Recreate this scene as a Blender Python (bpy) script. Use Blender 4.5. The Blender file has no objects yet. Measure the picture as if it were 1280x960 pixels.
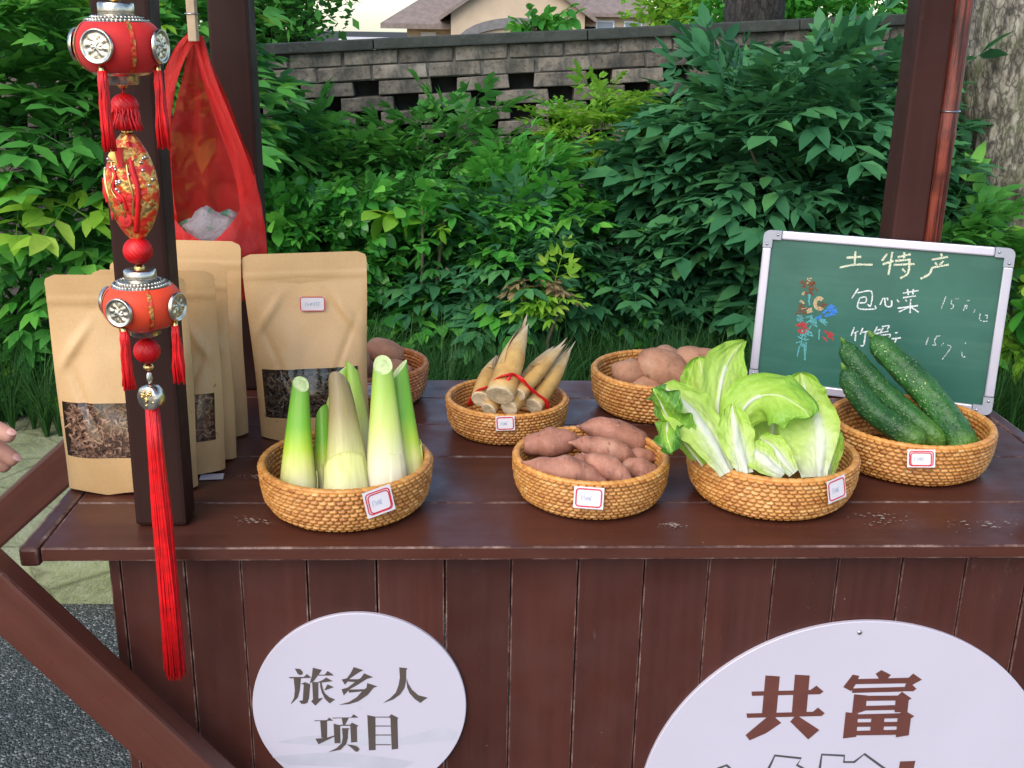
import bpy, bmesh, math, random
import numpy as np
from mathutils import Vector, Matrix, noise as mnoise, Euler

# ------------------------------------------------------------------ camera, sky, sun, exposure
scene = bpy.context.scene
rad = math.radians
cam_data = bpy.data.cameras.new('camera')
cam = bpy.data.objects.new('camera', cam_data)
scene.collection.objects.link(cam)
scene.camera = cam
CAM = Vector((-0.1655, -1.0952, 1.35))
yaw, pitch, roll = rad(2.6286), rad(18.135), rad(1.0154)
fwd = Vector((math.sin(yaw)*math.cos(pitch), math.cos(yaw)*math.cos(pitch), -math.sin(pitch)))
rgt = Vector((math.cos(yaw), -math.sin(yaw), 0))
upv = rgt.cross(fwd)
r2 = rgt*math.cos(roll) + upv*math.sin(roll)
u2 = -rgt*math.sin(roll) + upv*math.cos(roll)
m = Matrix((r2, u2, -fwd)).transposed().to_4x4()
m.translation = CAM
cam.matrix_world = m
cam_data.sensor_width = 36
cam_data.lens = 36*1360/1280
cam_data.clip_start = 0.02
cam_data.clip_end = 600

world = bpy.data.worlds.new('World')
scene.world = world
world.use_nodes = True
wn = world.node_tree
for n in list(wn.nodes): wn.nodes.remove(n)
wo = wn.nodes.new('ShaderNodeOutputWorld')
bg = wn.nodes.new('ShaderNodeBackground')
sky = wn.nodes.new('ShaderNodeTexSky')
sky.sky_type = 'NISHITA'
sky.sun_disc = False
SUN_EL, SUN_AZ = rad(44), rad(212)          # azimuth clockwise from +y (north)
sky.sun_elevation = SUN_EL
sky.sun_rotation = SUN_AZ
sky.air_density = 1.0
sky.dust_density = 0.9
sky.ozone_density = 0.6
bg.inputs['Strength'].default_value = 0.15
wn.links.new(sky.outputs[0], bg.inputs[0])
wn.links.new(bg.outputs[0], wo.inputs[0])

sun_d = bpy.data.lights.new('sun', 'SUN')
sun_d.energy = 1.65
sun_d.angle = rad(55)
sun_d.color = (1.0, 0.93, 0.83)
sun = bpy.data.objects.new('sun', sun_d)
scene.collection.objects.link(sun)
sdir = Vector((math.sin(SUN_AZ)*math.cos(SUN_EL), math.cos(SUN_AZ)*math.cos(SUN_EL), math.sin(SUN_EL)))
sun.rotation_euler = sdir.to_track_quat('Z', 'Y').to_euler()
sun.location = (-3, -3, 6)

scene.view_settings.view_transform = 'Standard'
scene.view_settings.look = 'None'
scene.view_settings.gamma = 1
scene.view_settings.exposure = 0.88
scene.render.engine = 'CYCLES'
scene.cycles.max_bounces = 6
scene.cycles.diffuse_bounces = 3
scene.cycles.glossy_bounces = 3
scene.cycles.transmission_bounces = 4
scene.cycles.transparent_max_bounces = 8
scene.cycles.caustics_reflective = False
scene.cycles.caustics_refractive = False

# ------------------------------------------------------------------ helpers
COL = scene.collection
R = random.Random(11)

def new_obj(name, me, mat=None, parent=None, loc=None, rot=None):
    o = bpy.data.objects.new(name, me)
    COL.objects.link(o)
    if me is not None and mat is not None and len(me.materials) == 0:
        me.materials.append(mat)
    if parent is not None: o.parent = parent
    if loc is not None: o.location = loc
    if rot is not None: o.rotation_euler = rot
    return o

def tag(o, label=None, cat=None, group=None, kind=None):
    if label: o['label'] = label
    if cat: o['category'] = cat
    if group: o['group'] = group
    if kind: o['kind'] = kind
    return o

def thing(name, label, cat, loc=(0,0,0), rot=(0,0,0), group=None):
    o = bpy.data.objects.new(name, None)
    o.empty_display_size = .05
    COL.objects.link(o)
    o.location = loc; o.rotation_euler = rot
    return tag(o, label, cat, group)

def mk(verts, faces, smooth=True, name='m'):
    me = bpy.data.meshes.new(name)
    me.from_pydata([tuple(v) for v in verts], [], [tuple(f) for f in faces])
    if smooth: me.polygons.foreach_set('use_smooth', [True]*len(me.polygons))
    me.update()
    return me

class MB:
    """collects vertices and faces of one part"""
    def __init__(self): self.v = []; self.f = []; self.c = []
    def add(self, v, f, c=None):
        b = len(self.v)
        self.v += [tuple(x) for x in v]
        self.f += [tuple(i+b for i in x) for x in f]
        if c is None: c = [0.5]*len(v)
        elif not hasattr(c, '__len__'): c = [c]*len(v)
        self.c += list(c)
        return self
    def mesh(self, smooth=True, attr=None):
        me = mk(self.v, self.f, smooth)
        if attr:
            a = me.attributes.new(attr, 'FLOAT', 'POINT')
            a.data.foreach_set('value', np.array(self.c, dtype=np.float32))
        return me
    def build(self, name, mat, parent=None, smooth=True, attr=None, loc=None, rot=None):
        return new_obj(name, self.mesh(smooth, attr), mat, parent, loc, rot)

def box_mesh(sx, sy, sz, bev=0.002, seg=2, origin='c'):
    bm = bmesh.new()
    bmesh.ops.create_cube(bm, size=1)
    for v in bm.verts: v.co = Vector((v.co.x*sx, v.co.y*sy, v.co.z*sz))
    if bev > 0: bmesh.ops.bevel(bm, geom=bm.edges[:], offset=bev, segments=seg, affect='EDGES', profile=.6)
    me = bpy.data.meshes.new('box'); bm.to_mesh(me); bm.free()
    me.polygons.foreach_set('use_smooth', [False]*len(me.polygons))
    return me

def worn_arrises(o, mat):
    """the bevelled edges of a board get the rubbed material"""
    me = o.data
    me.materials.append(mat)
    me.polygons.foreach_set('material_index', [1 if max(abs(c) for c in p.normal) < .999 else 0 for p in me.polygons])

def box(name, mat, parent, x0, x1, y0, y1, z0, z1, bev=.002, rot=None):
    return new_obj(name, box_mesh(x1-x0, y1-y0, z1-z0, bev), mat, parent, ((x0+x1)/2, (y0+y1)/2, (z0+z1)/2), rot)

def tube(path, radii, n=8, caps=True, flat=1.0, up=None):
    P = [Vector(p) for p in path]
    if not hasattr(radii, '__len__'): radii = [radii]*len(P)
    V = []; F = []
    t0 = (P[1]-P[0]).normalized()
    a = Vector(up) if up else (Vector((0,0,1)) if abs(t0.z) < .9 else Vector((1,0,0)))
    nrm = (a - t0*a.dot(t0)).normalized()
    for i, p in enumerate(P):
        t = (P[min(i+1, len(P)-1)] - P[max(i-1, 0)])
        if t.length < 1e-9: t = t0.copy()
        t.normalize()
        nrm = nrm - t*nrm.dot(t)
        nrm.normalize()
        b = t.cross(nrm)
        for k in range(n):
            an = 2*math.pi*k/n
            V.append(p + (nrm*math.cos(an)*flat + b*math.sin(an))*radii[i])
    for i in range(len(P)-1):
        for k in range(n):
            k2 = (k+1) % n
            F.append((i*n+k, i*n+k2, (i+1)*n+k2, (i+1)*n+k))
    if caps:
        F.append(tuple(reversed(range(n))))
        F.append(tuple((len(P)-1)*n+k for k in range(n)))
    return V, F

def lathe(prof, n=32, cap0=False, cap1=False):
    V = []; F = []
    for (r, z) in prof:
        for k in range(n):
            a = 2*math.pi*k/n
            V.append((r*math.cos(a), r*math.sin(a), z))
    for i in range(len(prof)-1):
        for k in range(n):
            k2 = (k+1) % n
            F.append((i*n+k, i*n+k2, (i+1)*n+k2, (i+1)*n+k))
    if cap0: F.append(tuple(reversed(range(n))))
    if cap1: F.append(tuple((len(prof)-1)*n+k for k in range(n)))
    return V, F

def grid(nu, nv, fn):
    V = [fn(i/(nu-1), j/(nv-1)) for j in range(nv) for i in range(nu)]
    F = [(j*nu+i, j*nu+i+1, (j+1)*nu+i+1, (j+1)*nu+i) for j in range(nv-1) for i in range(nu-1)]
    return V, F

def spline(pts, n):
    P = [Vector(p) for p in pts]
    P = [P[0]*2-P[1]] + P + [P[-1]*2-P[-2]]
    out = []
    segs = len(P)-3
    for i in range(n):
        t = i/(n-1)*segs
        k = min(int(t), segs-1); t -= k
        p0, p1, p2, p3 = P[k:k+4]
        out.append(.5*((2*p1)+(-p0+p2)*t+(2*p0-5*p1+4*p2-p3)*t*t+(-p0+3*p1-3*p2+p3)*t**3))
    return out

def copy_tree(o, parent=None):
    c = o.copy(); COL.objects.link(c)
    if parent is not None: c.parent = parent
    for ch in o.children: copy_tree(ch, c)
    return c

def nz(x, y, z=0): return mnoise.noise(Vector((x, y, z)))

# ------------------------------------------------------------------ materials
class NT:
    def __init__(self, name):
        self.m = bpy.data.materials.new(name); self.m.use_nodes = True
        self.t = self.m.node_tree
        self.b = self.t.nodes['Principled BSDF']
        self.out = self.t.nodes['Material Output']
    def n(self, kind, **kw):
        x = self.t.nodes.new(kind)
        for k, v in kw.items():
            if k.startswith('i_'): x.inputs[k[2:].replace('_', ' ')].default_value = v
            else: setattr(x, k, v)
        return x
    def l(self, a, b): self.t.links.new(a, b)
    def coord(self, scale=(1,1,1), kind='Object', objrand=True):
        c = self.n('ShaderNodeTexCoord'); mp = self.n('ShaderNodeMapping')
        self.l(c.outputs[kind], mp.inputs['Vector']); mp.inputs['Scale'].default_value = scale
        if objrand:
            oi = self.n('ShaderNodeObjectInfo'); mu = self.n('ShaderNodeMath', operation='MULTIPLY'); mu.inputs[1].default_value = 37.0
            self.l(oi.outputs['Random'], mu.inputs[0]); self.l(mu.outputs[0], mp.inputs['Location'])
        return mp.outputs[0]
    def noise(self, vec, scale, detail=4, rough=.55):
        x = self.n('ShaderNodeTexNoise'); x.inputs['Scale'].default_value = scale; x.inputs['Detail'].default_value = detail; x.inputs['Roughness'].default_value = rough
        if vec is not None: self.l(vec, x.inputs['Vector'])
        return x.outputs['Fac']
    def ramp(self, fac, stops, interp='LINEAR'):
        x = self.n('ShaderNodeValToRGB'); x.color_ramp.interpolation = interp
        e = x.color_ramp.elements
        while len(e) < len(stops): e.new(.5)
        for el, (p, c) in zip(e, stops):
            el.position = p; el.color = (*c, 1) if len(c) == 3 else c
        self.l(fac, x.inputs[0])
        return x.outputs[0]
    def rng(self, fac, a, b, c, d):
        x = self.n('ShaderNodeMapRange'); x.inputs[1].default_value = a; x.inputs[2].default_value = b; x.inputs[3].default_value = c; x.inputs[4].default_value = d
        self.l(fac, x.inputs[0]); return x.outputs[0]
    def mix(self, fac, a, b, mode='MIX'):
        x = self.n('ShaderNodeMix', data_type='RGBA', blend_type=mode)
        if isinstance(fac, (int, float)): x.inputs[0].default_value = fac
        else: self.l(fac, x.inputs[0])
        for s, i in ((a, 6), (b, 7)):
            if isinstance(s, tuple): x.inputs[i].default_value = (*s, 1) if len(s) == 3 else s
            else: self.l(s, x.inputs[i])
        return x.outputs[2]
    def bump(self, h, strength=.3, dist=.002):
        x = self.n('ShaderNodeBump'); x.inputs['Strength'].default_value = strength; x.inputs['Distance'].default_value = dist
        self.l(h, x.inputs['Height']); self.l(x.outputs[0], self.b.inputs['Normal']); return x
    def base(self, c):
        if isinstance(c, tuple): self.b.inputs['Base Color'].default_value = (*c, 1)
        else: self.l(c, self.b.inputs['Base Color'])
    def rough(self, r):
        if isinstance(r, (int, float)): self.b.inputs['Roughness'].default_value = r
        else: self.l(r, self.b.inputs['Roughness'])

def sc(c, k): return tuple(min(1, x*k) for x in c)

def m_plain(name, col, rough=.6, var=.15, scale=40, bump=0., metal=0., spec=.5, bdist=.001, randvar=.0, sheen=0):
    t = NT(name)
    v = t.coord()
    f = t.noise(v, scale)
    c = t.ramp(f, [(.3, sc(col, 1-var)), (.7, sc(col, 1+var))])
    if randvar:
        oi = t.n('ShaderNodeObjectInfo')
        hs = t.n('ShaderNodeHueSaturation'); t.l(c, hs.inputs['Color'])
        t.l(t.rng(oi.outputs['Random'], 0, 1, 1-randvar, 1+randvar), hs.inputs['Value'])
        c = hs.outputs[0]
    t.base(c); t.rough(rough)
    t.b.inputs['Metallic'].default_value = metal
    t.b.inputs['Specular IOR Level'].default_value = spec
    if sheen: t.b.inputs['Sheen Weight'].default_value = sheen
    if bump: t.bump(f, bump, bdist)
    return t.m

def m_wood(name, axis, col=(.074, .0225, .0145), scuff=.5, rough=.36):
    """stained, varnished boards: grain along axis, wear spots and pale rubbed edges"""
    t = NT(name)
    s = [60, 60, 60]; s['xyz'.index(axis)] = 2.2
    g = t.noise(t.coord(tuple(s)), 1.0, 6, .65)
    big = t.noise(t.coord((1, 1, 1)), 7, 3)
    c = t.ramp(g, [(.25, sc(col, .72)), (.5, col), (.75, sc(col, 1.25))])
    c = t.mix(t.rng(big, .35, .7, 0, .45), c, sc(col, 1.45))
    oi = t.n('ShaderNodeObjectInfo')
    hs = t.n('ShaderNodeHueSaturation'); t.l(c, hs.inputs['Color'])
    t.l(t.rng(oi.outputs['Random'], 0, 1, .8, 1.22), hs.inputs['Value'])
    c = hs.outputs[0]
    s2 = [24, 24, 24]; s2['xyz'.index(axis)] = 9
    sp = t.noise(t.coord(tuple(s2)), 1.0, 8, .72)
    wear = t.rng(sp, .66, .74, 0, scuff)
    c = t.mix(wear, c, (.30, .20, .16))
    fl = t.noise(t.coord((1, 1, 1)), 160, 2)
    c = t.mix(t.rng(fl, .76, .80, 0, scuff*.8), c, (.42, .34, .30))
    t.base(c)
    rf = t.noise(t.coord((1, 1, 1)), 18, 5)
    t.rough(t.rng(rf, .3, .7, rough-.12, rough+.16))
    t.b.inputs['Specular IOR Level'].default_value = .38 if rough < .55 else .2
    t.bump(g, .22, .0012)
    return t.m

M = {}
M['wood_x'] = m_wood('stained wood along x', 'x', scuff=.6)
M['wood_z'] = m_wood('stained wood along z', 'z', col=(.060, .0165, .0115), scuff=.35, rough=.45)
M['wood_post'] = m_wood('stained post wood', 'z', col=(.026, .0095, .0070), scuff=.15, rough=.6)
M['wood_post2'] = m_wood('stained post wood, warmer', 'z', col=(.050, .0175, .0135), scuff=.25, rough=.56)
M['wood_y'] = m_wood('stained wood along y', 'y', scuff=.5)
def m_worn():
    t = NT('rubbed board edge')
    f = t.noise(t.coord((1, 1, 1)), 34, 6, .7)
    t.base(t.ramp(f, [(.42, (.060, .018, .014)), (.56, (.15, .075, .058)), (.72, (.34, .24, .20))])); t.rough(.5)
    return t.m
M['worn'] = m_worn()
M['dark_gap'] = m_plain('dark inside of the stall', (.012, .008, .007), .9)
M['white_print'] = m_plain('white sign board', (.555, .51, .585), .38, var=.03, scale=5)
M['ink_brown'] = m_plain('dark grey-brown ink', (.085, .062, .052), .5, var=.1)
M['ink_red'] = m_plain('red-brown ink', (.13, .040, .030), .5, var=.1)
M['ink_grey'] = m_plain('dark grey line ink', (.07, .07, .075), .5, var=.1)
M['ink_hill'] = m_plain('pale grey hill print', (.49, .47, .53), .4, var=.08, scale=20)
M['steel'] = m_plain('steel', (.55, .55, .56), .3, metal=1, var=.1)
M['tag_white'] = m_plain('tag paper', (.74, .68, .70), .5, var=.03)
M['tag_red'] = m_plain('tag red border', (.62, .02, .045), .5, var=.1)
M['tag_blue'] = m_plain('pale ink', (.36, .42, .56), .6, var=.1)

# ------------------------------------------------------------------ lettering, in millimetres on each sign or board
CHAR1 = [[[(-74.7,54.3),(-68.6,53.8),(-65.4,49.9),(-65.6,46.5),(-68.9,45.3),(-71.4,47.0)],[(-82.2,42.9),(-64.6,42.9),(-60.8,46.8),(-56.6,42.8),(-56.7,41.4),(-80.8,41.0)],[(-76.5,41.6),(-68,41.5),(-70,24.8),(-72.8,14.6),(-81,6.0),(-81.3,6.4),(-77.2,14.6),(-75.8,24.9)],[(-68.3,33.4),(-63.5,35.9),(-57.4,32.8),(-59.6,14.4),(-61.7,7.5),(-65.5,5.7),(-69.1,6.1),(-71.6,10.2),(-67.1,11.0),(-65.1,32.5)],[(-53.5,55.3),(-43.1,52.3),(-47.7,45.1),(-53.2,37.1),(-58,34.1),(-55.1,44.3)],[(-48.4,46.0),(-40,45.7),(-36.5,50.8),(-29.8,45.4),(-30.2,44.5),(-48.5,44.7)],[(-48.8,35.7),(-42.9,38.3),(-38.3,42.0),(-31.2,36.9),(-45.9,34.7)],[(-55,36.2),(-47.9,35.7),(-48.8,13.4),(-43,14.2),(-52.6,3.5),(-57.2,9.2),(-54.9,12.6)],[(-45.9,35.3),(-44.1,34.8),(-42.6,25.4),(-40.6,20.2),(-35.6,15.0),(-29.1,11.9),(-35.5,6.4),(-40.9,12.5),(-44.2,21.1),(-45.8,28.9)],[(-40.8,25.4),(-37.2,32.6),(-30,28.7),(-40.4,24.5)]],[[(-5.7,55.7),(5.4,51.4),(-0.8,47.6),(-10.5,40.1),(-16.6,31.6),(-20.5,38.9),(-14.2,40.5),(-9.6,47.3)],[(-14.9,39.3),(-1,39.1),(2,40.4),(6.2,47.1),(16.7,41.8),(9.3,39.4),(-1.2,31.9),(-11.7,25.1),(-18.6,17.0),(-20.9,25.6),(-13.8,27.7),(-4.8,35.3),(-15,36.3)],[(-12.4,25.1),(6,25.4),(8.7,27.5),(9.5,33.9),(21.6,29.1),(17.1,27.4),(9.5,17.1),(-1.8,8.6),(-13,4.8),(-24.9,4.1),(-12.9,7.9),(-3.1,14.7),(3,22.4),(-12.6,20.8)]],[[(47.6,54.8),(57.5,53.5),(55.9,50.9),(55.5,36.4),(53.5,26.2),(48.2,17.6),(39.9,10.8),(27.6,5.9),(37,13.4),(43,20.2),(46.5,30.5),(48.2,40.8)],[(55.9,39.9),(58,33.0),(62.3,24.3),(69.7,16.5),(80.8,12.9),(76.3,9.5),(72.2,5.6),(65.2,11.4),(59.3,19.2),(56.5,27.8)]],[[(-54.4,-17.2),(-39.9,-17.1),(-36.7,-13.4),(-32.2,-18.0),(-54.5,-18.3)],[(-47.7,-17.8),(-39.5,-17.9),(-40.3,-42.0),(-47.1,-41.9)],[(-54.5,-42.9),(-47.6,-42.5),(-39.8,-41.4),(-31.5,-38.6),(-31.5,-40.4),(-50.9,-51.1)],[(-33,-13.6),(-10.8,-13.5),(-7.8,-9.2),(-2.1,-13.8),(-33.1,-14.8)],[(-22,-14.1),(-13.7,-14.2),(-17.9,-23.3),(-20.8,-23.9)],[(-31.9,-22.0),(-24.2,-24.4),(-24.5,-49.7),(-31.6,-49.6)],[(-24.7,-23.6),(-11.6,-23.7),(-11.6,-25.2),(-24.7,-25.1)],[(-12.1,-23.4),(-10.1,-20.6),(-2.4,-25.2),(-4.4,-26.9),(-4.5,-48.2),(-11.8,-48.7)],[(-22.1,-28.4),(-12.7,-28.5),(-14.7,-30.2),(-15.6,-42.9),(-17.8,-50.9),(-24.8,-58.9),(-39.6,-62.2),(-29.6,-56.6),(-23.1,-49.7),(-21.6,-41.6)],[(-16.8,-51.5),(-11,-52.2),(-5.2,-54.0),(-1.8,-58.1),(-4.4,-62.1),(-7.3,-61.5),(-11.1,-56.8)]],[[(8.6,-10.5),(18.2,-12.9),(17.4,-60.1),(9.3,-60.6)],[(34.7,-12.5),(37.2,-9.7),(45.8,-14.9),(44.4,-16.6),(44.7,-58.7),(36.8,-59.8),(36.1,-16.0)],[(18,-12.8),(36.7,-13.0),(36.6,-14.3),(18,-14.0)],[(17.8,-25.3),(36.4,-25.6),(36.4,-26.8),(17.7,-26.6)],[(17.5,-38.0),(36.2,-38.2),(36.2,-39.5),(17.5,-39.2)],[(17.2,-51.7),(36,-52.0),(35.9,-53.2),(17.2,-53.0)]]]
CHAR2 = [[[(-117.7,189.7),(-100,188.1),(-99.2,130.1),(-117.1,134.3)],[(-81.9,190.4),(-63.7,189.1),(-62.2,131.4),(-80.3,131.6)],[(-132.6,167.4),(-60.7,168.9),(-54,174.9),(-44.4,166.5),(-48.4,162.7),(-131.6,161.3)],[(-136.3,136.5),(-54.5,138.1),(-48.8,144.0),(-39.6,135.7),(-43.1,131.8),(-134.8,130.2)],[(-110.9,130.8),(-100.7,130.7),(-92.1,122.7),(-109.4,108.1),(-129.1,97.9),(-134.8,105.6)],[(-76.4,131.6),(-71,131.3),(-43.6,111.9),(-56.3,98.3),(-81.3,124.3)]],[[(23.2,195.9),(35.9,188.8),(31.9,183.6),(21.7,183.7),(16.7,190.7)],[(-11.2,189.8),(-2.9,188.0),(-5.7,177.0),(-10.6,166.5),(-21,172.5)],[(-6.4,183.6),(58.9,184.9),(56.4,177.0),(-7.1,176.4)],[(57.9,184.9),(62.8,190.7),(74.7,182.0),(63.9,174.8),(69.7,169.2),(66.1,165.7),(51.1,165.9),(54.9,172.3),(55.7,177.0)],[(-9.5,170.6),(55.5,172.1),(53.2,165.5),(-9.3,164.2)],[(-6.5,162.4),(9.6,160.5),(10.6,139.2),(1.8,135.7),(-5.9,135.2)],[(8.6,160.1),(48.8,160.0),(46.1,153.0),(9,152.8)],[(8.8,145.7),(45.9,146.5),(46.8,139.6),(9.6,139.2)],[(52.2,165.3),(65.4,155.7),(62.1,153.4),(62.7,136.8),(55,136.3),(46.7,136.4),(45.6,157.1)],[(-13.9,137.1),(1.8,135.1),(3.2,101.5),(-13.2,99.3)],[(0.9,133.9),(62.4,135.0),(63.4,127.8),(1.2,127.4)],[(1.3,122.4),(53.1,122.6),(54,116.0),(2,116.0)],[(1.6,110.2),(52.5,111.2),(53.5,103.9),(2.4,103.7)],[(18.6,133.1),(34.7,132.9),(36.7,104.7),(20,104.3)],[(55,136.3),(62.2,136.8),(71.8,130.7),(68.1,127.2),(68.7,103.1),(52.9,100.3),(51.2,133.4)]]]
OUTL = [[(-108,37.7),(-101.5,56.8),(-95.5,75.4),(-62.2,70.8),(-66.6,61.2),(-50.2,50.8),(-41.7,36.7)],[(-37.4,36.6),(-37.3,55.8),(-36.9,76.0),(-8.4,74.0),(-8,64.6),(5,64.4),(16.6,76.1),(44.1,54.7),(57.5,42.2)],[(-177.1,48.4),(-163.8,57.9),(-154.7,61.9),(-144.6,52.1)]]
BLOCK = [[(63,64.4),(82.4,65.0),(80.7,29.2),(62.7,29.5)]]
HILL = [[(-101.6,-47.9),(-72.6,-40.4),(-39.1,-37.4),(-10.1,-28.7),(18.4,-38.1),(47.1,-43.0),(76.1,-35.4),(100.2,-27.8),(116.6,-35.9),(114.6,-47.3),(97.2,-48.2),(66.3,-52.4),(18,-54.0),(-49.2,-53.1)],[(-107.5,-68.4),(-68.9,-64.3),(-30.4,-62.5),(17.7,-68.9),(66,-77.7),(46.4,-89.0),(-31.1,-83.3),(-88.8,-80.1)]]
CHALK = {'y':[[(129,218.9),(150.5,222.2)],[(141,230.1),(142.3,208.8)],[(120.6,202.8),(141.9,209.2),(168.8,211.6)],[(187.8,230.0),(181.5,218.4)],[(183.1,213.5),(198.6,219.9)],[(195,233.6),(193.6,198.3)],[(203.6,226.3),(221.8,232.3)],[(212.1,234.6),(212.9,225.1)],[(199.4,213.9),(229.3,218.1)],[(220.9,224.8),(221.6,203.8),(211.4,194.4)],[(212.4,209.0),(217.7,204.5)],[(200.5,220.0),(222.8,224.4)],[(264.3,237.0),(266.4,232.7)],[(252.7,226.5),(275.1,232.8)],[(257.8,223.0),(261.1,219.3)],[(269.5,226.0),(264.7,219.7)],[(255.1,214.8),(277.5,221.2)],[(255,215.2),(251.7,204.6),(240.5,196.5)]],'w':[[(152,173.0),(144.1,156.8)],[(151.8,166.4),(171.9,170.4),(173.6,148.5),(168.5,150.0)],[(156.6,159.1),(164.8,160.9),(165.2,152.8),(156.6,150.9)],[(155.7,159.0),(155.7,142.5),(179.9,144.0),(179.9,149.1)],[(190.3,162.4),(186.9,150.8)],[(192.2,162.6),(195.6,150.7),(203.4,150.5),(203.2,159.6)],[(196,163.0),(197.5,159.1)],[(210.7,161.4),(214,157.7)],[(217.9,172.2),(240,178.4)],[(223.8,178.9),(226.2,170.0)],[(232.2,179.7),(232.3,171.6)],[(218.8,165.2),(237.2,170.1)],[(223,162.6),(225.2,159.8)],[(230.4,164.3),(230.7,161.4)],[(213.2,148.4),(242,155.4)],[(230.5,160.3),(232.1,142.6)],[(230,152.2),(215.8,143.0)],[(231.9,152.4),(244.2,145.5)],[(153.3,112.3),(150,98.4)],[(153.5,103.0),(159.9,106.8)],[(156.4,103.3),(156.9,90.9)],[(166.1,112.7),(163.4,102.0)],[(166,105.4),(176.4,108.6)],[(171,104.9),(170.3,86.1),(165.5,84.5)],[(187.1,117.0),(182.8,104.1)],[(186.9,110.8),(192.4,113.4)],[(196,115.9),(192.9,109.4)],[(193.8,117.7),(204.2,119.9),(202,114.5)],[(185.6,105.5),(204.3,111.7)],[(188.8,102.7),(206.8,106.8),(206.5,101.6)],[(183.4,83.5),(187.1,84.9)],[(214.2,109.7),(217.9,111.1)],[(209.6,99.9),(223.6,103.5)],[(217.1,101.8),(214.8,89.1)]],'t':[[(279.7,173.2),(275.5,153.8)],[(288.4,169.1),(288.5,163.1),(291.9,161.5),(291.6,156.4),(289,155.2)],[(293.4,171.0),(297.9,172.0)],[(310.2,169.9),(313.5,170.2)],[(307.5,162.0),(311.4,163.4)],[(309.2,163.2),(306.8,154.0)],[(311.2,162.4),(310.9,157.4)],[(322.9,157.6),(321.7,152.5)],[(330.9,152.5),(331.2,143.5),(334.2,141.9)],[(337.6,150.2),(341.2,150.6),(341,145.6)],[(336.1,141.1),(343.2,142.2)],[(263,108.9),(260.8,96.5)],[(274.9,112.3),(272.2,103.9),(274.8,98.1),(270.2,97.5)],[(274.1,111.2),(279.5,112.8)],[(285.6,102.3),(283.3,98.0)],[(291.5,100.0),(296.7,96.5),(287,77.0)],[(316.7,106.9),(316.1,104.8)],[(313.1,92.3),(315,84.4),(318.7,84.9)]]}
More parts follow.
